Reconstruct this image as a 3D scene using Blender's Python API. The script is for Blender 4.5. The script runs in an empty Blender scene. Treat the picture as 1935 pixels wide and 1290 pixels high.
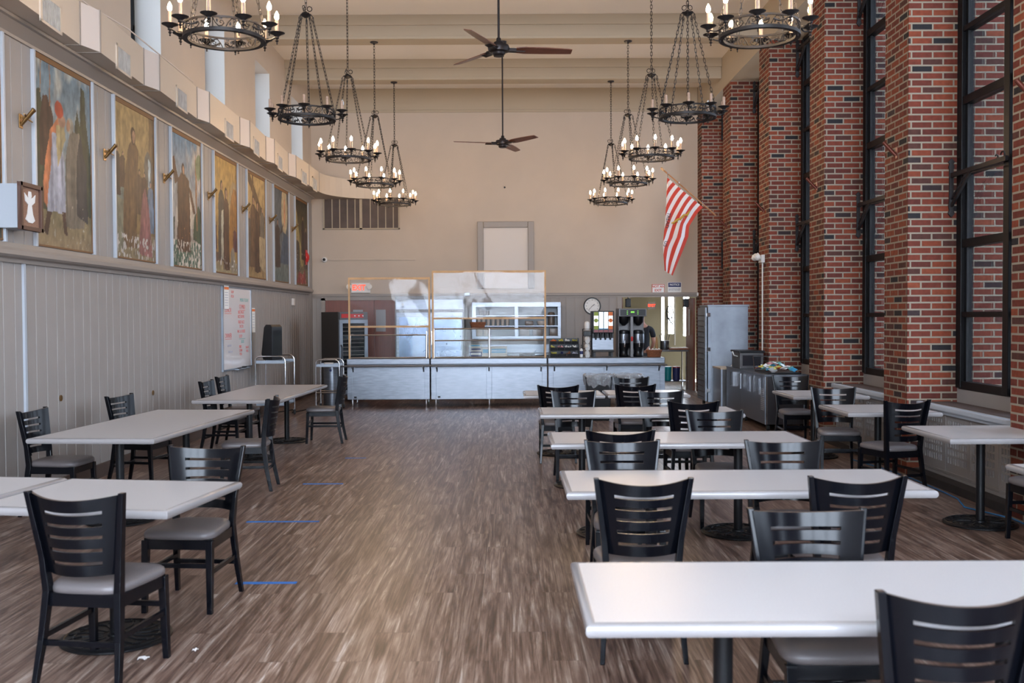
import bpy, bmesh, math, random
import numpy as np
from mathutils import Vector, Matrix, Euler
random.seed(7)
SC = bpy.context.scene
COL = SC.collection
PI = math.pi
F = 35.0 / 36.0 * 1935.0          # focal length in pixels of the 1935 x 1290 frame
H = 1.70                          # eye height
def GX(px, D): return (px - 965.0) * D / F
def GZ(px, py, D): return H + (598.0 - 0.005 * (px - 965.0) - py) * D / F

# ------------------------------------------------------------------ camera, sky, exposure
cam_d = bpy.data.cameras.new('camera'); cam = bpy.data.objects.new('camera', cam_d); COL.objects.link(cam)
cam_d.sensor_width = 36.0; cam_d.lens = 35.0; cam_d.clip_end = 300
pitch, yaw, roll = math.atan(47 / F), -0.0013, 0.0048
cam.matrix_world = (Matrix.Translation((0, 0, H)) @ Matrix.Rotation(yaw, 4, 'Z') @ Matrix.Rotation(PI / 2 - pitch, 4, 'X')
                    @ Matrix.Rotation(-roll, 4, 'Z'))
cam_d.dof.use_dof = True; cam_d.dof.focus_distance = 15.0; cam_d.dof.aperture_fstop = 4.0
SC.camera = cam
W = bpy.data.worlds.new('sky'); SC.world = W; W.use_nodes = True
_n = W.node_tree.nodes; _l = W.node_tree.links
_bg = _n['Background']
_tc = _n.new('ShaderNodeTexCoord'); _sx = _n.new('ShaderNodeSeparateXYZ'); _rp = _n.new('ShaderNodeValToRGB')
_l.new(_tc.outputs['Generated'], _sx.inputs[0]); _l.new(_sx.outputs['Z'], _rp.inputs[0]); _l.new(_rp.outputs[0], _bg.inputs['Color'])
_rp.color_ramp.elements[0].position = 0.0; _rp.color_ramp.elements[0].color = (0.80, 0.88, 1.0, 1)
_rp.color_ramp.elements[1].position = 1.0; _rp.color_ramp.elements[1].color = (0.56, 0.74, 1.0, 1)
_bg.inputs['Strength'].default_value = 15.0
SC.view_settings.view_transform = 'Standard'; SC.view_settings.look = 'None'; SC.view_settings.gamma = 1.0
SC.view_settings.use_curve_mapping = False
SC.view_settings.exposure = 0.8
SC.cycles.use_denoising = True
SC.cycles.max_bounces = 7; SC.cycles.diffuse_bounces = 4; SC.cycles.glossy_bounces = 4; SC.cycles.transparent_max_bounces = 12
SC.cycles.transmission_bounces = 4
SC.cycles.sample_clamp_indirect = 6.0; SC.cycles.caustics_reflective = False; SC.cycles.caustics_refractive = False
SC.cycles.use_light_tree = True
BULB = 150.0       # emission of a lit candle bulb
def portal(x, y, z, sx, sz, nx, ny):
    """guides sky light through a window opening"""
    ld = bpy.data.lights.new('sky_opening', 'AREA'); ld.shape = 'RECTANGLE'; ld.size = sx; ld.size_y = sz
    ld.cycles.is_portal = True
    o = bpy.data.objects.new('sky_opening', ld); COL.objects.link(o); o.location = (x, y, z)
    o.rotation_euler = Vector((nx, ny, 0)).to_track_quat('-Z', 'Z').to_euler()
    return o

# ------------------------------------------------------------------ room dimensions
XL, XR, YB, YR = -4.43, 4.19, 22.3, -3.3        # left wall, face of the piers, back wall, rear wall
XW = 4.74                                        # right window plane
ZC, ZB, ZS = 6.776, 6.376, 6.15                  # ceiling, beam soffit, side soffit
PIER = [21.83 - 2.83 * k for k in range(10)]     # near faces of the piers
PIER = [2.0 - 2.84 * 2, 2.0 - 2.84, 2.0, 4.84, 7.68, 10.51, 13.31, 16.15, 18.99, 21.83]
PL = 0.65

# ------------------------------------------------------------------ materials
def lin(r, g, b):
    f = lambda c: ((c / 255 + 0.055) / 1.055) ** 2.4 if c > 10 else c / 255 / 12.92
    return (f(r), f(g), f(b), 1)
def new_mat(name):
    m = bpy.data.materials.new(name); m.use_nodes = True
    nt = m.node_tree; return m, nt, nt.nodes['Principled BSDF']
def mat(name, col, rough=0.5, metal=0.0, spec=0.5, emit=None, estr=0, noise=0.0, nscale=8.0, bump=0.0, bscale=60.0, stretch=None, coat=0.0):
    m, nt, b = new_mat(name)
    b.inputs['Base Color'].default_value = col; b.inputs['Roughness'].default_value = rough
    b.inputs['Metallic'].default_value = metal; b.inputs['Specular IOR Level'].default_value = spec
    b.inputs['Coat Weight'].default_value = coat
    if emit: b.inputs['Emission Color'].default_value = emit; b.inputs['Emission Strength'].default_value = estr
    if noise or bump:
        tc = nt.nodes.new('ShaderNodeTexCoord'); mp = nt.nodes.new('ShaderNodeMapping')
        nt.links.new(tc.outputs['Object'], mp.inputs[0])
        if stretch: mp.inputs['Scale'].default_value = stretch
    if noise:
        nz = nt.nodes.new('ShaderNodeTexNoise'); nz.inputs['Scale'].default_value = nscale; nz.inputs['Detail'].default_value = 6
        nt.links.new(mp.outputs[0], nz.inputs['Vector'])
        rp = nt.nodes.new('ShaderNodeValToRGB'); nt.links.new(nz.outputs['Fac'], rp.inputs[0])
        rp.color_ramp.elements[0].position = 0.3; rp.color_ramp.elements[1].position = 0.7
        rp.color_ramp.elements[0].color = tuple(c * (1 - noise) for c in col[:3]) + (1,)
        rp.color_ramp.elements[1].color = tuple(min(1, c * (1 + noise)) for c in col[:3]) + (1,)
        nt.links.new(rp.outputs[0], b.inputs['Base Color'])
        if metal > 0.5:
            r2 = nt.nodes.new('ShaderNodeMapRange'); nt.links.new(nz.outputs['Fac'], r2.inputs[0])
            r2.inputs['To Min'].default_value = max(0.05, rough - 0.12); r2.inputs['To Max'].default_value = rough + 0.14
            nt.links.new(r2.outputs[0], b.inputs['Roughness'])
    if bump:
        n2 = nt.nodes.new('ShaderNodeTexNoise'); n2.inputs['Scale'].default_value = bscale; n2.inputs['Detail'].default_value = 3
        nt.links.new(mp.outputs[0], n2.inputs['Vector'])
        bp = nt.nodes.new('ShaderNodeBump'); bp.inputs['Strength'].default_value = bump; bp.inputs['Distance'].default_value = 0.004
        nt.links.new(n2.outputs['Fac'], bp.inputs['Height']); nt.links.new(bp.outputs[0], b.inputs['Normal'])
    return m
def thin_glass(name, tint=(1, 1, 1, 1), refl=0.10, rough=0.02, bump=0.0, bscale=3.0, haze=0.0):
    m = bpy.data.materials.new(name); m.use_nodes = True; nt = m.node_tree; nt.nodes.clear()
    out = nt.nodes.new('ShaderNodeOutputMaterial'); tr = nt.nodes.new('ShaderNodeBsdfTransparent'); gl = nt.nodes.new('ShaderNodeBsdfGlossy')
    mx = nt.nodes.new('ShaderNodeMixShader'); lw = nt.nodes.new('ShaderNodeLayerWeight'); lw.inputs['Blend'].default_value = 0.5; fr = nt.nodes.new('ShaderNodeMath'); fr.operation = 'POWER'; fr.inputs[1].default_value = 4.5; nt.links.new(lw.outputs['Facing'], fr.inputs[0])
    ad = nt.nodes.new('ShaderNodeMath'); ad.operation = 'ADD'; ad.use_clamp = True; ad.inputs[1].default_value = refl
    tr.inputs[0].default_value = tint; gl.inputs['Roughness'].default_value = rough
    nt.links.new(fr.outputs[0], ad.inputs[0]); nt.links.new(ad.outputs[0], mx.inputs[0])
    nt.links.new(tr.outputs[0], mx.inputs[1]); nt.links.new(gl.outputs[0], mx.inputs[2])
    last = mx
    if haze:
        df = nt.nodes.new('ShaderNodeBsdfDiffuse'); df.inputs[0].default_value = (0.8, 0.84, 0.88, 1)
        m2 = nt.nodes.new('ShaderNodeMixShader'); m2.inputs[0].default_value = haze
        nt.links.new(mx.outputs[0], m2.inputs[1]); nt.links.new(df.outputs[0], m2.inputs[2]); last = m2
    if bump:
        tc = nt.nodes.new('ShaderNodeTexCoord'); nz = nt.nodes.new('ShaderNodeTexNoise'); nz.inputs['Scale'].default_value = bscale
        nz.inputs['Detail'].default_value = 2; nt.links.new(tc.outputs['Object'], nz.inputs['Vector'])
        bp = nt.nodes.new('ShaderNodeBump'); bp.inputs['Strength'].default_value = bump; bp.inputs['Distance'].default_value = 0.05
        nt.links.new(nz.outputs['Fac'], bp.inputs['Height']); nt.links.new(bp.outputs[0], gl.inputs['Normal'])
    nt.links.new(last.outputs[0], out.inputs[0]); return m
def brick_mat(name, scale=1.0):
    m, nt, b = new_mat(name)
    uv = nt.nodes.new('ShaderNodeUVMap')
    bt = nt.nodes.new('ShaderNodeTexBrick'); nt.links.new(uv.outputs[0], bt.inputs['Vector'])
    bt.inputs['Color1'].default_value = (0, 0, 0, 1); bt.inputs['Color2'].default_value = (1, 1, 1, 1); bt.inputs['Mortar'].default_value = (0.5, 0.5, 0.5, 1)
    bt.inputs['Scale'].default_value = 1.0; bt.inputs['Mortar Size'].default_value = 0.0095; bt.inputs['Mortar Smooth'].default_value = 0.15
    bt.inputs['Brick Width'].default_value = 0.222; bt.inputs['Row Height'].default_value = 0.0731; bt.inputs['Bias'].default_value = 0.0
    rp = nt.nodes.new('ShaderNodeValToRGB'); nt.links.new(bt.outputs['Color'], rp.inputs[0]); rp.color_ramp.interpolation = 'CONSTANT'
    cols = [(0.0, lin(38, 34, 36)), (0.04, lin(80, 46, 38)), (0.13, lin(118, 54, 38)), (0.30, lin(102, 46, 34)), (0.42, lin(128, 60, 38)), (0.55, lin(108, 49, 36)),
            (0.68, lin(134, 66, 42)), (0.78, lin(94, 43, 34)), (0.90, lin(114, 54, 38)), (0.97, lin(56, 42, 42))]
    el = rp.color_ramp.elements
    while len(el) < len(cols): el.new(0.5)
    for e, (p, c) in zip(el, cols): e.position = p; e.color = c
    tc = nt.nodes.new('ShaderNodeTexCoord'); nz = nt.nodes.new('ShaderNodeTexNoise'); nz.inputs['Scale'].default_value = 22; nz.inputs['Detail'].default_value = 6
    nt.links.new(tc.outputs['Object'], nz.inputs['Vector'])
    mr = nt.nodes.new('ShaderNodeMapRange'); nt.links.new(nz.outputs['Fac'], mr.inputs[0]); mr.inputs['To Min'].default_value = 0.48; mr.inputs['To Max'].default_value = 1.2
    mul = nt.nodes.new('ShaderNodeMix'); mul.data_type = 'RGBA'; mul.blend_type = 'MULTIPLY'; mul.inputs['Factor'].default_value = 1
    nt.links.new(rp.outputs[0], mul.inputs[6]); nt.links.new(mr.outputs[0], mul.inputs[7])
    mx = nt.nodes.new('ShaderNodeMix'); mx.data_type = 'RGBA'; nt.links.new(bt.outputs['Fac'], mx.inputs['Factor'])
    nt.links.new(mul.outputs[2], mx.inputs[6]); mx.inputs[7].default_value = lin(142, 130, 113)
    nt.links.new(mx.outputs[2], b.inputs['Base Color']); b.inputs['Roughness'].default_value = 0.8; b.inputs['Specular IOR Level'].default_value = 0.3
    inv = nt.nodes.new('ShaderNodeMath'); inv.operation = 'MULTIPLY_ADD'; inv.inputs[1].default_value = -1.0
    nt.links.new(bt.outputs['Fac'], inv.inputs[0]); nt.links.new(nz.outputs['Fac'], inv.inputs[2])
    bp = nt.nodes.new('ShaderNodeBump'); bp.inputs['Strength'].default_value = 0.6; bp.inputs['Distance'].default_value = 0.008
    nt.links.new(inv.outputs[0], bp.inputs['Height']); nt.links.new(bp.outputs[0], b.inputs['Normal'])
    return m
def floor_mat():
    m, nt, b = new_mat('vinyl_plank_floor')
    N = nt.nodes.new; L = nt.links.new
    tc = N('ShaderNodeTexCoord'); mp = N('ShaderNodeMapping'); mp.inputs['Rotation'].default_value = (0, 0, PI / 2); L(tc.outputs['Object'], mp.inputs[0])
    bt = N('ShaderNodeTexBrick'); L(mp.outputs[0], bt.inputs['Vector']); bt.offset = 0.37
    bt.inputs['Color1'].default_value = (0, 0, 0, 1); bt.inputs['Color2'].default_value = (1, 1, 1, 1); bt.inputs['Mortar'].default_value = (0.5,) * 3 + (1,)
    bt.inputs['Scale'].default_value = 1; bt.inputs['Brick Width'].default_value = 1.22; bt.inputs['Row Height'].default_value = 0.18; bt.inputs['Mortar Size'].default_value = 0.0012
    # grain: noise stretched along the planks, shifted per plank
    sc = N('ShaderNodeVectorMath'); sc.operation = 'MULTIPLY'; L(tc.outputs['Object'], sc.inputs[0]); sc.inputs[1].default_value = (36, 0.95, 1)
    sh = N('ShaderNodeVectorMath'); sh.operation = 'ADD'; L(sc.outputs[0], sh.inputs[0])
    ml = N('ShaderNodeVectorMath'); ml.operation = 'SCALE'; L(bt.outputs['Color'], ml.inputs[0]); ml.inputs['Scale'].default_value = 0.9; L(ml.outputs[0], sh.inputs[1])
    n1 = N('ShaderNodeTexNoise'); n1.inputs['Scale'].default_value = 1.0; n1.inputs['Detail'].default_value = 8; n1.inputs['Roughness'].default_value = 0.74; n1.inputs['Distortion'].default_value = 1.3
    L(sh.outputs[0], n1.inputs['Vector'])
    s2 = N('ShaderNodeVectorMath'); s2.operation = 'MULTIPLY'; L(sh.outputs[0], s2.inputs[0]); s2.inputs[1].default_value = (0.28, 0.9, 1)
    n2 = N('ShaderNodeTexNoise'); n2.inputs['Scale'].default_value = 1.0; n2.inputs['Detail'].default_value = 3; n2.inputs['Distortion'].default_value = 2.0; L(s2.outputs[0], n2.inputs['Vector'])
    av = N('ShaderNodeMix'); av.data_type = 'FLOAT'; av.inputs[0].default_value = 0.38; L(n1.outputs['Fac'], av.inputs[2]); L(n2.outputs['Fac'], av.inputs[3])
    rp = N('ShaderNodeValToRGB'); L(av.outputs[0], rp.inputs[0])
    cs = [(0.34, lin(52, 38, 32)), (0.44, lin(84, 63, 53)), (0.51, lin(120, 95, 82)), (0.58, lin(152, 130, 116)), (0.66, lin(200, 188, 178))]
    el = rp.color_ramp.elements
    while len(el) < len(cs): el.new(0.5)
    for e, (p, c) in zip(el, cs): e.position = p; e.color = c
    mr = N('ShaderNodeMapRange'); L(bt.outputs['Color'], mr.inputs[0]); mr.inputs['To Min'].default_value = 0.93; mr.inputs['To Max'].default_value = 1.05
    mu = N('ShaderNodeMix'); mu.data_type = 'RGBA'; mu.blend_type = 'MULTIPLY'; mu.inputs['Factor'].default_value = 1; L(rp.outputs[0], mu.inputs[6]); L(mr.outputs[0], mu.inputs[7])
    dk = N('ShaderNodeMix'); dk.data_type = 'RGBA'; L(bt.outputs['Fac'], dk.inputs['Factor']); L(mu.outputs[2], dk.inputs[6]); dk.inputs[7].default_value = lin(70, 58, 50)
    L(dk.outputs[2], b.inputs['Base Color'])
    b.inputs['Roughness'].default_value = 0.34; b.inputs['Specular IOR Level'].default_value = 0.5
    bp = N('ShaderNodeBump'); bp.inputs['Strength'].default_value = 0.25; bp.inputs['Distance'].default_value = 0.002; L(n1.outputs['Fac'], bp.inputs['Height']); L(bp.outputs[0], b.inputs['Normal'])
    return m
M = {}
M['brick'] = brick_mat('red_brick')
M['floor'] = floor_mat()
M['tan'] = mat('tan_wall_paint', lin(192, 178, 164), 0.85, noise=0.03, nscale=2, bump=0.15, bscale=90)
M['grey_panel'] = mat('grey_panel_paint', lin(152, 145, 140), 0.55, noise=0.03, nscale=3)
M['grey_trim'] = mat('grey_trim_paint', lin(146, 136, 128), 0.45)
M['pale_edge'] = mat('pale_blue_grey_trim', lin(176, 182, 190), 0.35)
M['base_dark'] = mat('brown_baseboard', lin(84, 68, 60), 0.6)
M['black_plinth'] = mat('black_plinth', lin(44, 38, 36), 0.7, noise=0.3)
M['ceiling'] = mat('ceiling_paint', lin(232, 226, 220), 0.9)
M['beam'] = mat('beam_paint', lin(176, 162, 142), 0.85)
M['white'] = mat('white_plaster', lin(206, 206, 204), 0.8)
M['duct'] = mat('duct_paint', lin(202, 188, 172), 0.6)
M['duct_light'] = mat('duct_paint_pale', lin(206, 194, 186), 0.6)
M['grille'] = mat('grille_metal', lin(186, 186, 186), 0.4, 0.2, noise=0.2, nscale=10)
M['black_frame'] = mat('black_window_frame', lin(16, 16, 18), 0.45, spec=0.25)
M['glass'] = thin_glass('window_glass', (0.46, 0.47, 0.48, 1), 0.03)
M['glass_clear'] = thin_glass('rear_window_glass', (0.95, 0.96, 0.97, 1), 0.03)
M['glass_left'] = thin_glass('clerestory_glass', (0.26, 0.265, 0.27, 1), 0.03)
M['black_wood'] = mat('black_lacquered_wood', lin(10, 11, 16), 0.2, spec=0.28, noise=0.1)
M['worn_edge'] = mat('worn_wood_edge', lin(92, 76, 66), 0.5, noise=0.4, nscale=30)
M['vinyl'] = mat('taupe_vinyl', lin(106, 99, 98), 0.38, noise=0.05, nscale=6, bump=0.2, bscale=120)
M['laminate'] = mat('grey_speckled_laminate', lin(194, 189, 187), 0.30, noise=0.05, nscale=180, spec=0.5)
M['table_edge'] = mat('moulded_table_edge', lin(150, 145, 144), 0.22, spec=0.6)
M['cast_iron'] = mat('black_cast_iron', lin(18, 18, 20), 0.42, 0.1, spec=0.35)
M['steel'] = mat('brushed_stainless', lin(128, 133, 141), 0.34, 0.92, noise=0.16, nscale=5, stretch=(1, 1, 6))
M['steel_dark'] = mat('dark_stainless', lin(92, 90, 90), 0.36, 0.8, noise=0.15, nscale=4)
M['alu'] = mat('brushed_aluminium', lin(150, 158, 168), 0.45, 0.75, noise=0.18, nscale=3)
M['chrome'] = mat('chrome', lin(214, 214, 216), 0.14, 1.0)
M['pine'] = mat('pine_batten', lin(206, 166, 120), 0.6, noise=0.15, nscale=6, stretch=(1, 1, 1))
M['film'] = thin_glass('clear_plastic_film', (0.95, 0.96, 0.98, 1), 0.022, 0.05, bump=0.16, bscale=1.6, haze=0.02)
M['clear'] = thin_glass('clear_acrylic', (0.95, 0.97, 0.97, 1), 0.008, 0.04)
M['iron'] = mat('wrought_iron', lin(34, 30, 30), 0.5, 0.3, noise=0.2, nscale=30)
M['sleeve'] = mat('marbled_candle_sleeve', lin(168, 140, 120), 0.5, noise=0.2, nscale=30)
M['bulb_lit'] = mat('lit_bulb', (1, 0.85, 0.6, 1), 0.3, emit=(1.0, 0.70, 0.42, 1), estr=BULB)
M['bulb_off'] = mat('clear_bulb', lin(225, 228, 232), 0.08, 0.0, spec=0.9)
M['walnut'] = mat('walnut_blade', lin(112, 70, 54), 0.35, noise=0.2, nscale=6, stretch=(1, 8, 8))
M['bronze'] = mat('dark_bronze', lin(44, 38, 38), 0.4, 0.6)
M['brass'] = mat('aged_brass', lin(140, 108, 66), 0.35, 0.8)
M['copper'] = mat('copper_tube', lin(104, 54, 42), 0.4, 0.5)
M['frame_brown'] = mat('brown_frame_edge', lin(120, 84, 50), 0.6)
M['brown_door'] = mat('reddish_wood_door', lin(120, 64, 48), 0.4, noise=0.15, nscale=4, stretch=(6, 6, 1))
M['red'] = mat('red_plastic', lin(190, 36, 34), 0.35)
M['red_light'] = mat('lit_red_letters', lin(255, 90, 60), 0.4, emit=lin(255, 70, 40), estr=0.9)
M['white_plastic'] = mat('white_plastic', lin(226, 224, 220), 0.4)
M['off_white'] = mat('off_white_panel', lin(214, 206, 200), 0.6)
M['black_plastic'] = mat('black_plastic', lin(17, 18, 21), 0.35, spec=0.35)
M['rubber'] = mat('rubber', lin(30, 30, 30), 0.7)
M['paper'] = mat('white_paper', lin(232, 232, 230), 0.7)
M['orange'] = mat('orange_print', lin(226, 120, 60), 0.6)
M['green_print'] = mat('green_print', lin(150, 170, 70), 0.6)
M['blue_print'] = mat('blue_print', lin(50, 140, 180), 0.5)
M['navy'] = mat('navy_print', lin(34, 44, 96), 0.5)
M['red_ink'] = mat('red_marker', lin(206, 90, 84), 0.6)
M['teal_ink'] = mat('teal_marker', lin(90, 160, 156), 0.6)
M['grey_ink'] = mat('grey_marker', lin(160, 164, 184), 0.6)
M['black_ink'] = mat('black_ink', lin(30, 30, 34), 0.6)
M['sign_red'] = mat('sign_red', lin(198, 66, 50), 0.5)
M['whiteboard'] = mat('whiteboard_enamel', lin(222, 218, 218), 0.18, spec=0.6)
M['blue_tape'] = mat('blue_tape', lin(20, 110, 190), 0.5)
M['teal'] = mat('teal_plastic', lin(20, 130, 140), 0.35)
M['maroon'] = mat('maroon_plastic', lin(130, 40, 44), 0.35)
M['wicker'] = mat('brown_wicker', lin(136, 84, 56), 0.7, noise=0.35, nscale=60)
M['kitchen'] = mat('kitchen_wall_paint', lin(168, 156, 128), 0.7)
M['carton'] = mat('grey_carton', lin(190, 186, 178), 0.7)
M['smoke'] = mat('smoked_container', lin(110, 98, 90), 0.3)
M['skin'] = mat('skin', lin(190, 140, 120), 0.5)
M['shirt'] = mat('black_shirt', lin(26, 28, 36), 0.8)
M['hair'] = mat('dark_hair', lin(50, 38, 32), 0.6)
M['flag_red'] = mat('flag_red', lin(196, 62, 46), 0.75)
M['flag_white'] = mat('flag_white', lin(226, 222, 224), 0.75)
M['gold'] = mat('gold_embroidery', lin(190, 150, 50), 0.6)
M['bag_clear'] = thin_glass('clear_bin_liner', (0.86, 0.88, 0.9, 1), 0.10, 0.2, bump=1.0, bscale=14, haze=0.22)
M['cable'] = mat('blue_cable', lin(40, 110, 160), 0.5)
M['yellow'] = mat('yellow_packets', lin(190, 180, 80), 0.6)
M['pink'] = mat('pink_packets', lin(210, 150, 150), 0.6)
M['burlap'] = mat('burlap', lin(146, 112, 92), 0.9, noise=0.3, nscale=120)
M['ground'] = mat('outdoor_paving', lin(150, 150, 146), 0.9, noise=0.1)
M['screen_green'] = mat('lit_display', lin(120, 200, 60), 0.4, emit=lin(130, 220, 60), estr=0.35)
M['lit_panel'] = mat('backlit_panel', (0.9, 0.95, 1, 1), 0.4, emit=(0.9, 0.96, 1, 1), estr=0.9)
M['kitchen_fill_glow'] = mat('kitchen_fill_glow', (1, 1, 1, 1), 0.4, emit=(1.0, 0.95, 0.85, 1), estr=7)  # glow of the lamp added out of view to light the kitchen
def attr_mat(name, rough=0.55):
    m, nt, b = new_mat(name); a = nt.nodes.new('ShaderNodeVertexColor'); a.layer_name = 'paint'
    nt.links.new(a.outputs[0], b.inputs['Base Color']); b.inputs['Roughness'].default_value = rough; return m
M['painted'] = attr_mat('painted_canvas')

# ------------------------------------------------------------------ mesh helpers
class MB:
    def __init__(s): s.bm = bmesh.new()
    def _add(s, vs, fs, mi=0):
        v = [s.bm.verts.new(p) for p in vs]
        for f in fs:
            try: s.bm.faces.new([v[i] for i in f]).material_index = mi
            except ValueError: pass
        return v
    def box(s, x0, x1, y0, y1, z0, z1, mi=0, mtx=None, bev=0):
        if bev:
            t = bmesh.new(); bmesh.ops.create_cube(t, size=1.0)
            bmesh.ops.scale(t, vec=(abs(x1 - x0), abs(y1 - y0), abs(z1 - z0)), verts=t.verts)
            bmesh.ops.translate(t, vec=((x0 + x1) / 2, (y0 + y1) / 2, (z0 + z1) / 2), verts=t.verts)
            bmesh.ops.bevel(t, geom=t.edges[:], offset=bev, segments=2, profile=0.6, affect='EDGES')
            if mtx: bmesh.ops.transform(t, matrix=mtx, verts=t.verts)
            s._merge(t, mi); return s
        ps = [(x, y, z) for x in (x0, x1) for y in (y0, y1) for z in (z0, z1)]
        if mtx: ps = [mtx @ Vector(p) for p in ps]
        s._add(ps, [(0, 1, 3, 2), (4, 6, 7, 5), (0, 4, 5, 1), (2, 3, 7, 6), (0, 2, 6, 4), (1, 5, 7, 3)], mi); return s
    def _merge(s, t, mi=0):
        t.verts.ensure_lookup_table()
        mp = {v: s.bm.verts.new(v.co) for v in t.verts}
        for f in t.faces:
            nf = s.bm.faces.new([mp[v] for v in f.verts]); nf.material_index = mi
        t.free()
    def bar(s, p0, p1, w, h, mi=0, up=(0, 0, 1), taper=1.0):
        p0, p1 = Vector(p0), Vector(p1); d = (p1 - p0).normalized(); u = Vector(up)
        if abs(d.dot(u)) > 0.98: u = Vector((0, 1, 0))
        r = d.cross(u).normalized(); u = r.cross(d)
        vs = []
        for p, k in ((p0, 1), (p1, taper)):
            for a, b in ((-1, -1), (1, -1), (1, 1), (-1, 1)): vs.append(p + r * a * w / 2 * k + u * b * h / 2 * k)
        s._add(vs, [(0, 1, 2, 3), (7, 6, 5, 4), (0, 4, 5, 1), (1, 5, 6, 2), (2, 6, 7, 3), (3, 7, 4, 0)], mi); return s
    def tube(s, pts, r, n=8, mi=0, closed=False, caps=True):
        pts = [Vector(p) for p in pts]; m = len(pts); rs = r if isinstance(r, (list, tuple)) else [r] * m
        rings = []; prev = None
        for i, p in enumerate(pts):
            if closed: d = (pts[(i + 1) % m] - pts[i - 1])
            else: d = pts[min(i + 1, m - 1)] - pts[max(i - 1, 0)]
            d.normalize()
            if prev is None:
                a = Vector((0, 0, 1)) if abs(d.z) < 0.9 else Vector((1, 0, 0)); u = (a - d * a.dot(d)).normalized()
            else:
                u = (prev - d * prev.dot(d)); u = u.normalized() if u.length > 1e-6 else d.orthogonal().normalized()
            prev = u; w = d.cross(u)
            rings.append([s.bm.verts.new(p + (u * math.cos(2 * PI * k / n) + w * math.sin(2 * PI * k / n)) * rs[i]) for k in range(n)])
        for i in range(m if closed else m - 1):
            a, b = rings[i], rings[(i + 1) % m]
            for k in range(n): s.bm.faces.new((a[k], a[(k + 1) % n], b[(k + 1) % n], b[k])).material_index = mi
        if caps and not closed:
            s.bm.faces.new(rings[0][::-1]).material_index = mi; s.bm.faces.new(rings[-1]).material_index = mi
        return s
    def lathe(s, prof, c=(0, 0, 0), n=24, mi=0, mtx=None, cap=True):
        c = Vector(c); rings = []
        for r, z in prof:
            vs = []
            for k in range(n):
                p = Vector((r * math.cos(2 * PI * k / n), r * math.sin(2 * PI * k / n), z))
                vs.append(s.bm.verts.new((mtx @ p if mtx else p) + c))
            rings.append(vs)
        for a, b in zip(rings, rings[1:]):
            for k in range(n): s.bm.faces.new((a[k], a[(k + 1) % n], b[(k + 1) % n], b[k])).material_index = mi
        if cap:
            if prof[0][0] > 1e-4: s.bm.faces.new(rings[0][::-1]).material_index = mi
            if prof[-1][0] > 1e-4: s.bm.faces.new(rings[-1]).material_index = mi
        return s
    def poly(s, pts, mi=0):
        s.bm.faces.new([s.bm.verts.new(p) for p in pts]).material_index = mi; return s
    def extrude(s, pts2, a0, a1, axis='y', mi=0):
        """closed outline pts2 (two coords) swept along an axis"""
        def P(u, v, a): return {'y': (u, a, v), 'x': (a, u, v), 'z': (u, v, a)}[axis]
        lo = [s.bm.verts.new(P(u, v, a0)) for u, v in pts2]; hi = [s.bm.verts.new(P(u, v, a1)) for u, v in pts2]
        n = len(pts2)
        for i in range(n): s.bm.faces.new((lo[i], lo[(i + 1) % n], hi[(i + 1) % n], hi[i])).material_index = mi
        s.bm.faces.new(lo[::-1]).material_index = mi; s.bm.faces.new(hi).material_index = mi; return s
    def grid(s, fn, nu, nv, mi=0):
        V = [[s.bm.verts.new(fn(i / nu, j / nv)) for j in range(nv + 1)] for i in range(nu + 1)]
        for i in range(nu):
            for j in range(nv): s.bm.faces.new((V[i][j], V[i + 1][j], V[i + 1][j + 1], V[i][j + 1])).material_index = mi if not callable(mi) else mi(i, j)
        return s
    def build(s, name, mats, parent=None, loc=None, smooth=False, recalc=True, bevel=0, uvbox=False):
        bmesh.ops.remove_doubles(s.bm, verts=s.bm.verts, dist=1e-6)
        if recalc: bmesh.ops.recalc_face_normals(s.bm, faces=s.bm.faces)
        if bevel: 
            es = [e for e in s.bm.edges if len(e.link_faces) == 2 and e.calc_face_angle(0) > 0.6]
            bmesh.ops.bevel(s.bm, geom=es, offset=bevel, segments=2, profile=0.6, affect='EDGES')
        if uvbox:
            uvl = s.bm.loops.layers.uv.new('UVMap')
            for f in s.bm.faces:
                n = f.normal
                for l in f.loops:
                    c = l.vert.co
                    if abs(n.x) > abs(n.y) and abs(n.x) > abs(n.z): uv = (c.y, c.z)
                    elif abs(n.y) > abs(n.z): uv = (c.x + 0.11, c.z)
                    else: uv = (c.x, c.y)
                    l[uvl].uv = uv
        me = bpy.data.meshes.new(name); s.bm.to_mesh(me); s.bm.free()
        if not isinstance(mats, (list, tuple)): mats = [mats]
        for m in mats: me.materials.append(M[m] if isinstance(m, str) else m)
        if smooth:
            me.polygons.foreach_set('use_smooth', [True] * len(me.polygons))
            if smooth != 'full': me.set_sharp_from_angle(angle=math.radians(38))
        o = bpy.data.objects.new(name, me); COL.objects.link(o)
        if parent: o.parent = parent
        if loc: o.location = loc
        return o
def tag(o, label=None, cat=None, group=None, kind=None):
    if label: o['label'] = label
    if cat: o['category'] = cat
    if group: o['group'] = group
    if kind: o['kind'] = kind
    return o
def thing(name, label, cat, loc=(0, 0, 0), rz=0.0, group=None, kind=None):
    o = bpy.data.objects.new(name, None); COL.objects.link(o); o.location = loc; o.rotation_euler = (0, 0, rz); o.empty_display_size = 0.1
    return tag(o, label, cat, group, kind)
def struct(o, label=None):
    o['kind'] = 'structure'
    if label: o['label'] = label; 
    return o
def dup(root, loc, rz, label, group=None):
    r = root.copy(); COL.objects.link(r); r.location = loc; r.rotation_euler = (0, 0, rz); r['label'] = label
    if group: r['group'] = group
    for ch in list(root.children):
        c = ch.copy(); COL.objects.link(c); c.parent = r
        for g in list(ch.children):
            d = g.copy(); COL.objects.link(d); d.parent = c
    return r
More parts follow.
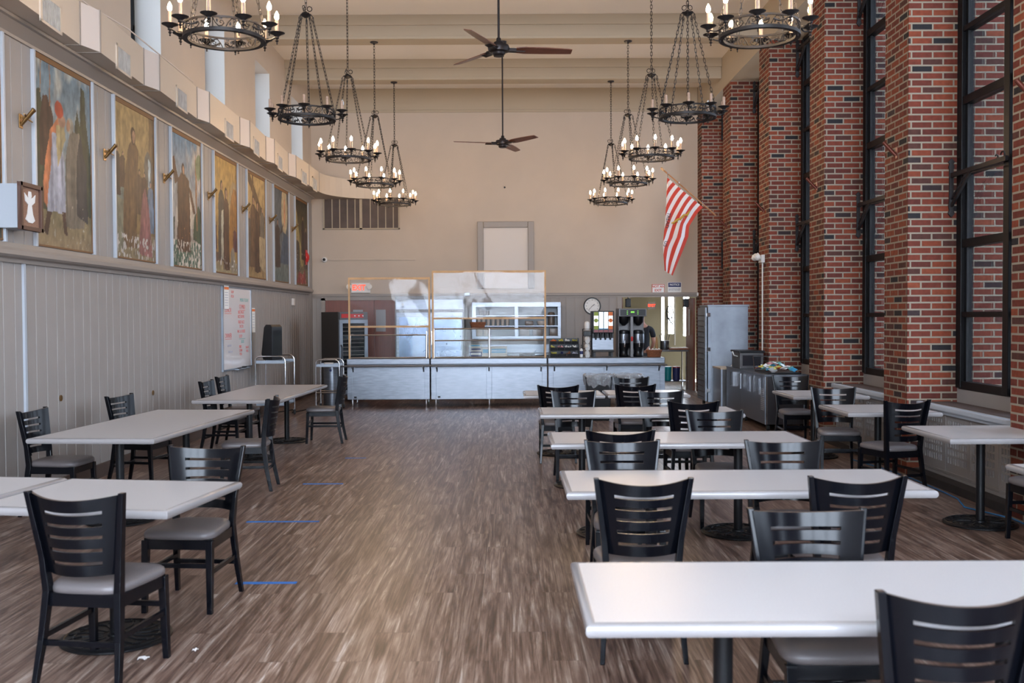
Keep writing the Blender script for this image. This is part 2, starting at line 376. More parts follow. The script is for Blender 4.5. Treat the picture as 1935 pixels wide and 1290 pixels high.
def text(name, body, size, loc, rot, m, parent=None, ext=0.0008, align='CENTER', width=None, bold=0.0, sx=1.0):
    cu = bpy.data.curves.new(name, 'FONT'); cu.body = body; cu.size = size; cu.align_x = align; cu.align_y = 'CENTER'; cu.extrude = ext; cu.resolution_u = 2
    cu.offset = bold
    t = bpy.data.objects.new('tmp_text', cu); COL.objects.link(t)
    me = bpy.data.meshes.new_from_object(t.evaluated_get(bpy.context.evaluated_depsgraph_get()))
    bpy.data.objects.remove(t); bpy.data.curves.remove(cu)
    me.transform(Matrix.Diagonal((sx, 1, 1, 1)))
    me.materials.clear(); me.materials.append(M[m]); me.name = name
    o = bpy.data.objects.new(name, me); COL.objects.link(o); o.location = loc; o.rotation_euler = rot
    if parent: o.parent = parent
    return o
RB = (PI / 2, 0, 0)          # reads from the camera on the back wall
RLW = (PI / 2, 0, PI / 2)    # reads on the left wall

# ------------------------------------------------------------------ the setting
o = MB().box(-5.2, 4.75, YR - 0.3, 27.5, -0.12, 0).build('floor', 'floor'); struct(o)
o = MB().box(XL - 0.8, 4.19, YR - 0.3, YB + 0.15, ZC, ZC + 0.15).build('ceiling', 'ceiling'); struct(o)
mb = MB(); mb.box(4.19, 5.0, YR - 0.3, YB + 0.15, ZS, ZC + 0.15); struct(mb.build('ceiling_soffit', 'beam'))
for y in (19.77, 16.88, 14.05, 11.2, 8.4, 5.55, 2.7, -0.15, -3.0):
    mb = MB(); mb.box(XL, 4.185, y, y + 0.36, ZB + 0.02, ZC + 0.02); mb.box(XL, 4.185, y - 0.03, y + 0.39, ZC - 0.17, ZC + 0.015)
    mb.box(XL, 4.185, y - 0.012, y + 0.372, ZB, ZB + 0.05)
    struct(mb.build('ceiling_beam', 'beam', bevel=0.008))
# piers
for i, y in enumerate(PIER):
    mb = MB(); mb.box(XR, 5.9 if i < 9 else 4.75, y, y + PL, 0 if i < 9 else 0, ZS)
    struct(mb.build('brick_pier', 'brick', uvbox=True))
# window bays on the right
TR = [0.96, 1.70, 2.44, 3.18, 3.92, 4.66, 5.40, 6.12]
for i in range(9):
    y0, y1 = PIER[i] + PL, PIER[i + 1]
    mb = MB(); mb.box(XW - 0.02, XW + 0.25, y0, y1, 0, 0.93); mb.box(XW, XW + 0.25, y0, y1, 6.1, ZS + 0.01)
    struct(mb.build('wall_right', 'grey_panel'))
    w = thing('window_%d' % (i + 1), None, None, (XW + 0.02, (y0 + y1) / 2, 0.0)); w['kind'] = 'structure'
    h = (y1 - y0) / 2; fr = MB()
    for a in (-h, h - 0.11): fr.box(-0.06, 0.07, a, a + 0.11, 0.93, 6.12, bev=0.006)
    for a in (-h + 0.11, h - 0.16): fr.box(-0.02, 0.05, a, a + 0.05, 0.93, 6.12)
    fr.box(-0.08, 0.07, -0.055, 0.055, 0.93, 6.12, bev=0.006)
    for k, z in enumerate(TR):
        t = 0.055 if k % 2 else 0.085
        fr.box(-0.05, 0.06, -h + 0.05, h - 0.05, z - t / 2, z + t / 2, bev=0.005)
    fr.build('window_frame', 'black_frame', w)
    MB().box(0.0, 0.006, -h + 0.1, h - 0.1, 0.95, 6.1).build('pane', 'glass', w)
    if y1 > -3: portal(5.92, (y0 + y1) / 2, 3.2, h * 2, 7.0, -1, 0)
struct(MB().box(4.75, 40, -30, 60, -0.6, -0.5).build('ground', 'ground'))
# radiator ledges and plinths in the bays
for i in (2, 3, 4, 5, 8):
    y0, y1 = PIER[i] + PL, PIER[i + 1]
    w = thing('radiator_cover', {4: 'grey perforated radiator cover between the brick piers, nearest whole one', 5: 'grey radiator cover in the window bay behind the middle window table',
              2: 'radiator cover at the near edge of the room', 3: 'radiator cover in the first window bay beside the camera side',
              8: 'radiator cover in the farthest window bay'}[i], 'radiator cover', (4.36, (y0 + y1) / 2, 0))
    h = (y1 - y0) / 2 - 0.003
    p = MB(); p.box(-0.165, 0.36, -h, h, 0, 0.08); p.build('plinth', 'black_plinth', w)
    p = MB(); p.box(0.035, 0.045, -h, h, 0.08, 0.72); p.build('back_panel', mat('pale_fin_panel', lin(224, 230, 238), 0.5) if 'fin' not in M else M['fin'], w)
    # perforated face, built from strips so the holes are open
    p = MB(); zs = [0.22 + 0.075 * k for k in range(6)]
    n = 4; seg = 2 * h / n
    p.box(0.0, 0.018, -h, h, 0.08, 0.22); p.box(0.0, 0.018, -h, h, 0.645, 0.74)
    for s in range(n):
        a = -h + s * seg
        p.box(0.0, 0.018, a, a + 0.055, 0.22, 0.645); p.box(0.0, 0.018, a + seg - 0.055, a + seg, 0.22, 0.645)
        m = 8; c = (seg - 0.11) / m
        for k in range(m): p.box(0.0, 0.018, a + 0.055 + k * c - 0.001, a + 0.055 + k * c + 0.018, 0.22, 0.645)
        for z in zs[1:]: p.box(0.001, 0.017, a + 0.055, a + seg - 0.055, z - 0.01, z + 0.01)
        p.box(-0.004, 0.0, a + seg - 0.012, a + seg + 0.002, 0.1, 0.72)
    p.box(-0.02, 0.02, -h, h, 0.08, 0.105); p.box(-0.012, 0.02, -h, h, 0.12, 0.135)
    p.build('perforated_front', 'grey_panel', w)
    p = MB(); p.box(-0.03, 0.30, -h, h, 0.735, 0.782); p.build('top_ledge', 'grey_trim', w)
    p = MB(); p.box(-0.075, -0.02, -h, h, 0.735, 0.79, bev=0.012); p.box(-0.045, 0.0, -h, h, 0.70, 0.74, bev=0.008); p.build('nosing', 'pale_edge', w)
    p = MB()
    p.box(0.04, 0.30, -h + 0.06, h - 0.06, 0.783, 0.786)
    p.build('vent_grille', 'base_dark', w)

# back wall
DX0 = 2.49
mb = MB(); mb.box(XL - 0.4, DX0, YB, YB + 0.15, 2.2, ZC); mb.box(DX0, 4.25, YB, YB + 0.15, 2.2, ZC); mb.box(4.19, 4.75, YB + 0.18, YB + 0.3, 2.2, ZC)
struct(mb.build('wall_back', 'tan'))
mb = MB(); mb.box(XL - 0.4, DX0, YB - 0.004, YB + 0.15, 0, 2.2)
x = XL + 0.1
struct(mb.build('wall_back_panelling', 'grey_panel'))
mb = MB()
x = XL + 0.08; k = 0
while x < DX0 - 0.05:
    mb.box(x, x + 0.014, YB - 0.014, YB, 0.12, 2.16); x += (0.19, 0.21, 0.16)[k % 3]; k += 1
struct(mb.build('trim_1', 'grey_trim'))
mb = MB(); mb.box(XL, 4.19, YB - 0.045, YB, 2.165, 2.225, bev=0.008); mb.box(XL, 4.19, YB - 0.02, YB, 2.12, 2.17); mb.box(DX0 - 0.1, DX0, YB - 0.03, YB, 0, 2.14)
struct(mb.build('trim_2', 'grey_trim'))
mb = MB(); mb.box(XL, 4.18, YB - 0.03, YB, 6.25, ZC); mb.box(XL, 4.18, YB - 0.05, YB, 6.30, 6.34); struct(mb.build('trim_3', 'beam'))
struct(MB().box(XL + 0.01, DX0, YB - 0.03, YB, 0, 0.14).build('baseboard_back', 'base_dark'))
# left wall: boarding with grooves, ledge, cornice, upper wall with window recesses
def board_strip(mb, y0, y1, z0, z1, x, wid=(0.21, 0.22, 0.17), proud=0.0):
    ys = []; y = y0; k = 0
    while y < y1: ys.append(y); y += wid[k % len(wid)]; k += 1
    prof = [(y0, x)]
    for y in ys[1:]:
        prof += [(y - 0.009, x), (y - 0.004, x - 0.011), (y + 0.004, x - 0.011), (y + 0.009, x)]
    prof.append((y1, x))
    V0 = [mb.bm.verts.new((p[1], p[0], z0)) for p in prof]; V1 = [mb.bm.verts.new((p[1], p[0], z1)) for p in prof]
    for i in range(len(prof) - 1): mb.bm.faces.new((V0[i], V0[i + 1], V1[i + 1], V1[i]))
mb = MB(); board_strip(mb, YR, YB, 0, 2.30, XL); mb.box(XL - 0.3, XL - 0.012, YR - 0.2, YB + 0.1, 0, 2.3)
struct(mb.build('wall_left', 'grey_panel'))
PIC = [7.44 + 1.865 * k for k in range(8)]; PW = 1.26; PZ0, PZ1 = 2.385, 4.195
mb = MB()
edges = [YR] + [v for p in PIC for v in (p, p + PW)] + [YB]
for a, b in [(edges[0], edges[1])] + [(edges[2 * k], edges[2 * k + 1]) for k in range(1, 9)]:
    n = max(1, round((b - a) / 0.2)); board_strip(mb, a, b, 2.30, 4.25, XL, ((b - a) / n,))
mb.box(XL - 0.3, XL - 0.012, YR - 0.2, YB + 0.1, 2.3, 4.5)
for p in PIC: mb.box(XL - 0.013, XL - 0.001, p, p + PW, 2.3, 4.25)
struct(mb.build('wall_left_upper', 'grey_panel'))
prof = [(XL, 2.20), (XL + 0.03, 2.20), (XL + 0.035, 2.235), (XL + 0.09, 2.245), (XL + 0.115, 2.262), (XL + 0.115, 2.30), (XL + 0.10, 2.325), (XL + 0.03, 2.335), (XL + 0.025, 2.375), (XL, 2.375)]
struct(MB().extrude(prof, YR, 21.85, 'y').build('trim_4', 'grey_trim'))
prof = [(XL, 4.20), (XL + 0.02, 4.20), (XL + 0.025, 4.225), (XL + 0.12, 4.30), (XL + 0.15, 4.305), (XL + 0.155, 4.33), (XL, 4.33)]
struct(MB().extrude(prof, YR, 21.85, 'y').build('trim_5', 'grey_trim'))
mb = MB(); mb.box(XL, XL + 0.03, YR, YB, 0, 0.14); mb.box(XL, XL + 0.04, YR, YB, 0, 0.02); struct(mb.build('baseboard_left', 'base_dark'))
REC = [(20.3, 21.4), (17.45, 18.5), (14.59, 15.6), (11.75, 12.76), (8.9, 9.9), (6.05, 7.05), (3.2, 4.2)]
mb = MB(); ys = sorted([v for r in REC for v in r]); ys = [YR - 0.2] + ys + [YB]
for k in range(0, len(ys), 2): mb.box(XL - 0.34, XL, ys[k], ys[k + 1], 4.3, ZC)
for a, b in REC: mb.box(XL - 0.34, XL, a, b, 6.2, ZC); mb.box(XL - 0.34, XL, a, b, 4.3, 4.55)
struct(mb.build('wall_left_clerestory', 'tan'))
for k, (a, b) in enumerate(REC):
    mb = MB(); mb.box(XL - 0.335, XL - 0.002, b - 0.004, b + 0.002, 4.55, 6.2); mb.box(XL - 0.335, XL - 0.002, a - 0.002, a + 0.004, 4.55, 6.2)
    struct(mb.build('wall_recess_lining', 'white'))
    w = thing('window_%d' % (k + 10), None, None, (XL - 0.36, (a + b) / 2, 4.55)); w['kind'] = 'structure'; h = (b - a) / 2
    fr = MB()
    for u in (-h, h - 0.06): fr.box(-0.03, 0.03, u, u + 0.06, 0, 1.65)
    for z in (0, 0.8, 1.59): fr.box(-0.03, 0.03, -h, h, z, z + 0.06)
    fr.build('window_frame', 'black_frame', w); MB().box(-0.003, 0.003, -h, h, 0, 1.65).build('pane', 'glass_left', w)
    portal(XL - 0.45, (a + b) / 2, 5.38, 2 * h, 1.65, 1, 0)
# rear wall with three tall windows
RW = [(-4.15, -1.6), (-1.4, 1.15), (1.35, 3.9)]
mb = MB(); xs = [XL - 0.4] + [v for r in RW for v in r] + [5.0]
for k in range(0, len(xs), 2): mb.box(xs[k], xs[k + 1], YR - 0.3, YR, 0, ZC)
for a, b in RW: mb.box(a, b, YR - 0.3, YR, 0, 1.3); mb.box(a, b, YR - 0.3, YR, 6.4, ZC)
struct(mb.build('wall_rear', 'brick', uvbox=True))
for k, (a, b) in enumerate(RW):
    w = thing('window_%d' % (k + 20), None, None, ((a + b) / 2, YR - 0.15, 1.3)); w['kind'] = 'structure'; h = (b - a) / 2; fr = MB()
    for u in (-h, -0.03, h - 0.06): fr.box(u, u + 0.06, -0.03, 0.03, 0, 5.1)
    for z in (0, 1.25, 2.5, 3.75, 5.04): fr.box(-h, h, -0.03, 0.03, z, z + 0.06)
    fr.build('window_frame', 'black_frame', w); MB().box(-h, h, -0.003, 0.003, 0, 5.1).build('pane', 'glass_clear', w)
    portal((a + b) / 2, YR - 0.4, 3.85, 2 * h, 5.1, 0, 1)
# kitchen seen through the doorway
KW = [(4.02, 4.10), (4.20, 4.36), (4.60, 4.76)]
mb = MB(); y = 26.5
mb.box(0.2, 4.02, y, y + 0.15, 0, 3.0); mb.box(4.10, 4.20, y, y + 0.15, 0, 3); mb.box(4.36, 4.60, y, y + 0.15, 0, 3); mb.box(4.76, 6.5, y, y + 0.15, 0, 3)
for (a, b), z0 in zip(KW, (0.9, 1.22, 1.16)): mb.box(a, b, y, y + 0.15, 0, z0); mb.box(a, b, y, y + 0.15, 2.7, 3)
mb.box(0.2, 0.35, YB + 0.15, y, 0, 3.0); mb.box(5.9, 6.0, YB + 0.5, y, 0, 3)
mb.box(2.0, 2.9, 24.6, 24.75, 0, 3.0)
struct(mb.build('wall_kitchen', 'kitchen'))
struct(MB().box(0.2, 6.2, YB + 0.15, 26.6, 2.95, 3.05).build('ceiling_kitchen', 'ceiling'))
mb = MB(); mb.box(4.4, 6.2, YB + 0.3, YB + 0.5, 0, 3); struct(mb.build('wall_kitchen_side', 'kitchen'))
t = thing('kitchen_fill_light', 'unseen fill light added to brighten the kitchen beyond the doorway', 'fill light', (3.4, 24.2, 2.93))  # added lamp, hidden above the doorway, so the kitchen is not dark
MB().box(-0.6, 0.6, -0.15, 0.15, -0.05, 0.015).build('frame', 'white_plastic', t); MB().box(-0.57, 0.57, -0.12, 0.12, -0.06, -0.05).build('diffuser', 'kitchen_fill_glow', t)

# ------------------------------------------------------------------ chairs
def make_chair():
    t = thing('dining_chair', 'x', 'chair', (0, 0, 0), 0, 'black slat-back dining chairs')
    # local frame: the sitter faces +y, back posts near y = 0, seat from y 0.02 to 0.45
    HW = 0.2275
    # backrest: a curved slab with five slots, raked
    def back_y(z): return 0.035 - max(0, z - 0.46) * 0.15
    def bx(z): return (0.172 + (z - 0.5) * 0.135)
    slots = [0.585 + 0.062 * k for k in range(5)]; zr = [0.525]
    for z in slots: zr += [z - 0.0085, z + 0.0085]
    zr.append(0.905); zz = []
    nu = 18
    bm = bmesh.new(); V = {}
    def P(u, z, side):
        x = (u - 0.5) * 2 * bx(z); k_ = 1 - (2 * u - 1) ** 2; bow = -0.085 * k_; zz_ = z - 0.024 * k_ * max(0, (z - 0.7) / 0.205)
        return (x, back_y(z) + bow + 0.022 + (0.008 if side else -0.008), zz_)
    def gv(i, j, sd):
        k = (i, j, sd)
        if k not in V: V[k] = bm.verts.new(P(i / nu, zr[j], sd))
        return V[k]
    us = lambda j: (3, 15)
    solid = {}
    for j in range(len(zr) - 1):
        isslot = (j % 2 == 1)
        for i in range(nu): solid[(i, j)] = not (isslot and 3 <= i < 15)
    for (i, j), sld in solid.items():
        if not sld: continue
        bm.faces.new((gv(i, j, 0), gv(i + 1, j, 0), gv(i + 1, j + 1, 0), gv(i, j + 1, 0)))
        bm.faces.new((gv(i, j, 1), gv(i, j + 1, 1), gv(i + 1, j + 1, 1), gv(i + 1, j, 1)))
        for (di, dj, a, b) in ((-1, 0, (i, j), (i, j + 1)), (1, 0, (i + 1, j + 1), (i + 1, j)), (0, -1, (i + 1, j), (i, j)), (0, 1, (i, j + 1), (i + 1, j + 1))):
            if not solid.get((i + di, j + dj), False):
                f = bm.faces.new((gv(*a, 0), gv(*b, 0), gv(*b, 1), gv(*a, 1)))
                if (dj == 1 and j == len(zr) - 2): f.material_index = 1
    m = MB(); m.bm.free(); m.bm = bm
    m.build('backrest', ['black_wood', 'worn_edge'], t, smooth=True)
    # rear legs run up into the back posts
    for s in (-1, 1):
        pts = [(s * 0.205, -0.045, 0.0), (s * 0.19, 0.0, 0.22), (s * 0.176, 0.028, 0.44), (s * bx(0.6) * 1.02, back_y(0.6) + 0.002, 0.6), (s * (bx(0.91) + 0.004), back_y(0.91), 0.912)]
        ws = [0.032, 0.040, 0.046, 0.040, 0.034]
        mb = MB(); ring = []
        for (x, y, z), w in zip(pts, ws):
            ring.append([mb.bm.verts.new((x + a * w / 2 * 0.75, y + b * w / 2, z)) for a, b in ((-1, -1), (1, -1), (1, 1), (-1, 1))])
        for a, b in zip(ring, ring[1:]):
            for k in range(4): mb.bm.faces.new((a[k], a[(k + 1) % 4], b[(k + 1) % 4], b[k]))
        mb.bm.faces.new(ring[0][::-1]); mb.bm.faces.new(ring[-1]).material_index = 1
        lg = mb.build('leg', ['black_wood', 'worn_edge'], t, bevel=0.004)
        lg['label'] = 'curved rear leg that runs up as the back post'
    for s in (-1, 1):
        mb = MB(); mb.bar((s * 0.195, 0.435, 0.0), (s * 0.19, 0.415, 0.42), 0.030, 0.030, taper=1.35); mb.lathe([(0.013, -0.0), (0.013, 0.004)], (s * 0.195, 0.435, 0), 8)
        mb.build('leg', 'black_wood', t, bevel=0.003)
    # apron and stretchers
    mb = MB()
    for s in (-1, 1): mb.bar((s * 0.176, 0.03, 0.398), (s * 0.192, 0.415, 0.398), 0.022, 0.062)
    mb.bar((-0.19, 0.418, 0.398), (0.19, 0.418, 0.398), 0.062, 0.02, up=(0, 1, 0)); mb.bar((-0.176, 0.03, 0.398), (0.176, 0.03, 0.398), 0.062, 0.02, up=(0, 1, 0))
    mb.build('seat_frame', 'black_wood', t, bevel=0.002)
    mb = MB()
    for s in (-1, 1): mb.bar((s * 0.185, 0.012, 0.235), (s * 0.193, 0.425, 0.235), 0.02, 0.026)
    mb.bar((-0.185, 0.012, 0.20), (0.185, 0.012, 0.20), 0.026, 0.018, up=(0, 1, 0)); mb.bar((-0.19, 0.425, 0.275), (0.19, 0.425, 0.275), 0.026, 0.018, up=(0, 1, 0))
    mb.build('stretcher', 'black_wood', t, bevel=0.002)
    # padded seat
    def rr(k, z, sc):
        n = 40; a = 2 * PI * k / n; p = 5.0; cx = math.copysign(abs(math.cos(a)) ** (2 / p), math.cos(a)); cy = math.copysign(abs(math.sin(a)) ** (2 / p), math.sin(a))
        w = 0.205 + 0.022 * cy
        return (cx * w * sc, 0.232 + cy * 0.222 * sc, z)
    mb = MB(); rings = []
    for sc, z in ((0.93, 0.425), (0.99, 0.432), (1.0, 0.448), (0.985, 0.462), (0.93, 0.474), (0.8, 0.482), (0.5, 0.487), (0.2, 0.488)):
        rings.append([mb.bm.verts.new(rr(k, z, sc)) for k in range(40)])
    for a, b in zip(rings, rings[1:]):
        for k in range(40): mb.bm.faces.new((a[k], a[(k + 1) % 40], b[(k + 1) % 40], b[k]))
    mb.bm.faces.new(rings[0][::-1]); mb.bm.faces.new(rings[-1])
    st = mb.build('seat', 'vinyl', t, smooth='full')
    return t
# position of the back (x, y), heading in degrees (0 = sitter faces away from the camera, 180 = towards it)
CH = [
 (1.285, 2.86, 0, 'nearest chair, cut by the lower right corner, back turned'),
 (1.21, 4.03, 180, 'chair facing the camera across the front right table, its back catching window glare'),
 (0.645, 4.87, 0, 'left of the two chairs seen from behind at the second right table'),
 (1.70, 4.90, 0, 'right of the two chairs seen from behind at the second right table'),
 (1.726, 6.28, 180, 'right chair facing the camera on the far side of the second right table'),
 (0.709, 6.32, 180, 'left chair facing the camera on the far side of the second right table'),
 (0.76, 6.94, 0, 'chair seen from behind at the left end of the third right table'),
 (1.71, 8.32, 180, 'chair facing the camera on the far side of the third right table'),
 (1.697, 9.27, 0, 'chair seen from behind at the right end of the fourth right table'),
 (0.545, 11.52, 0, 'chair seen from behind at the far left small table near the counter'),
 (1.447, 11.6, 0, 'chair seen from behind at the right small table before the bins'),
 (0.666, 10.57, 180, 'left chair facing the camera on the far side of the fourth right table'),
 (1.597, 10.55, 180, 'right chair facing the camera on the far side of the fourth right table'),
 (1.565, 12.95, 180, 'farthest chair of the middle rows, in front of the lined bins'),
 (-1.985, 4.55, -8, 'large chair seen from behind at the front left table, grey seat showing'),
 (-1.89, 6.13, 175, 'chair facing the camera beyond the front left table, blue glare on its back'),
 (-4.17, 8.72, -92, 'chair against the panelled wall at the near end of the long left table'),
 (-4.03, 10.3, -100, 'chair against the panelled wall at the far end of the long left table'),
 (-2.41, 9.92, 93, 'side-on chair on the aisle side of the nearer long left table'),
 (-2.33, 13.6, 92, 'side-on chair on the aisle side of the farther long left table'),
 (-3.84, 12.62, -92, 'nearer of the two wall-side chairs at the farther long left table'),
 (-3.93, 13.62, -92, 'farther of the two wall-side chairs at the farther long left table'),
 (3.66, 9.22, 14, 'chair seen from behind at the middle square window table by the brick pier'),
 (3.54, 10.9, 172, 'chair facing the camera on the far side of the middle square window table'),
 (3.69, 13.1, 180, 'chair facing the camera before the packet chest at the farthest window table'),
 (3.96, 7.08, 0, 'chair cut by the right edge at the nearest square window table'),
]
chair0 = make_chair()
for i, (x, y, a, lb) in enumerate(CH):
    lb = 'black slat-back ' + lb
    if i == 0: chair0.location = (x, y, 0); chair0.rotation_euler.z = math.radians(a); chair0['label'] = lb
    else: dup(chair0, (x, y, 0), math.radians(a), lb)

# ------------------------------------------------------------------ tables
def make_top(t, w, d):
    mb = MB(); e = 0.018
    mb.box(-w / 2 + 0.03, w / 2 - 0.03, -d / 2 + 0.03, d / 2 - 0.03, 0.722, 0.7555)
    mb.build('tabletop', 'laminate', t)
    # moulded edge: rounded profile swept round the rectangle
    prof = [(0.0, 0.712), (0.024, 0.714), (0.031, 0.724), (0.033, 0.735), (0.030, 0.747), (0.022, 0.754), (0.008, 0.757), (0.0, 0.755)]
    mb = MB(); rings = []
    cs = [(-1, -1), (1, -1), (1, 1), (-1, 1)]
    for sx, sy in cs:
        rings.append([mb.bm.verts.new((sx * (w / 2 - 0.033 + o_), sy * (d / 2 - 0.033 + o_), z)) for o_, z in prof])
    n = len(prof)
    for k in range(4):
        a, b = rings[k], rings[(k + 1) % 4]
        for j in range(n): mb.bm.faces.new((a[j], b[j], b[(j + 1) % n], a[(j + 1) % n]))
    mb.build('edge_moulding', 'table_edge', t, smooth=True)
def make_base(t, x, y):
    mb = MB()
    mb.lathe([(0.034, 0.02), (0.034, 0.69)], (x, y, 0), 20); mb.lathe([(0.048, 0.018), (0.046, 0.03), (0.036, 0.036)], (x, y, 0), 20)
    mb.box(x - 0.16, x + 0.16, y - 0.02, y + 0.02, 0.69, 0.716); mb.box(x - 0.02, x + 0.02, y - 0.16, y + 0.16, 0.69, 0.716)
    mb.build('column', 'cast_iron', t, smooth=True)
    mb = MB(); mb.lathe([(0.276, 0.0), (0.284, 0.006), (0.284, 0.014), (0.272, 0.021), (0.20, 0.020), (0.06, 0.022)], (x, y, 0), 40)
    for k in range(16):
        a = 2 * PI * k / 16; c, s = math.cos(a), math.sin(a)
        mb.bar((x + c * 0.07, y + s * 0.07, 0.023), (x + c * 0.17, y + s * 0.17, 0.023), 0.012, 0.006)
        a2 = a + PI / 16
        mb.tube([(x + math.cos(a2 + d_) * 0.215 + 0.0, y + math.sin(a2 + d_) * 0.215, 0.022) for d_ in (-0.13, 0, 0.13)], 0.005, 4)
        mb.tube([(x + c * 0.17, y + s * 0.17, 0.023), (x + math.cos(a + 0.1) * 0.21, y + math.sin(a + 0.1) * 0.21, 0.023), (x + math.cos(a + 0.2) * 0.25, y + math.sin(a + 0.2) * 0.25, 0.023)], 0.004, 4)
    mb.tube([(x + math.cos(2 * PI * k / 40) * 0.262, y + math.sin(2 * PI * k / 40) * 0.262, 0.021) for k in range(40)], 0.006, 5, closed=True)
    mb.build('base', 'cast_iron', t, smooth=True)
def table(x, y, w, d, rz, bases, label, group):
    t = thing('dining_table', label, 'table', (x, y, 0), math.radians(rz), group)
    make_top(t, w, d)
    for bx_, by_ in bases: make_base(t, bx_, by_)
    return t
g = 'long grey tables across the right side'
table(1.22, 3.42, 1.99, 0.80, 0, [(-0.49, 0), (0.49, 0)], 'nearest long grey table, filling the lower right corner', g)
table(1.295, 5.71, 2.0, 0.78, 0, [(-0.49, 0), (0.49, 0)], 'second long grey table on the right, with two chair backs before it', g)
table(1.28, 7.74, 1.97, 0.78, 0, [(-0.49, 0), (0.49, 0)], 'third long grey table on the right', g)
table(1.27, 9.96, 1.98, 0.78, 0, [(-0.56, 0), (0.56, 0)], 'fourth long grey table on the right', g)
table(0.64, 12.3, 0.98, 0.80, 0, [(-0.04, 0)], 'small grey table nearest the serving counter, left of its pair', 'small grey tables near the counter')
table(1.66, 12.32, 0.99, 0.80, 0, [(0.05, 0)], 'small grey table nearest the serving counter, right of its pair', 'small grey tables near the counter')
table(-2.15, 5.37, 1.07, 0.90, -8, [(0.06, -0.10)], 'front left grey table with a chair back before it', 'grey tables on the left')
table(-3.235, 5.54, 1.07, 0.90, -8, [(0, 0)], 'grey table at the left edge, pushed against the front left one', 'grey tables on the left')
table(-3.24, 9.05, 1.04, 2.48, -3.5, [(0.0, -0.72), (0.0, 0.72)], 'nearer long grey table by the panelled wall', 'grey tables on the left')
table(-3.13, 12.72, 1.02, 2.62, -1.5, [(0.0, -0.75), (0.02, 0.95)], 'farther long grey table by the panelled wall', 'grey tables on the left')
g = 'square grey tables along the windows'
table(3.80, 8.0, 0.94, 0.94, 0, [(0, 0.03)], 'nearest whole square grey table along the windows', g)
table(3.71, 10.04, 0.92, 0.92, 0, [(0, 0)], 'middle square grey table beside the large brick pier', g)
table(3.74, 12.05, 0.90, 0.94, 0, [(-0.1, -0.1)], 'farthest square grey table, before the packet chest', g)
table(3.60, 5.83, 0.94, 0.90, 0, [(0, 0)], 'square grey table only its corner showing at the right edge', g)

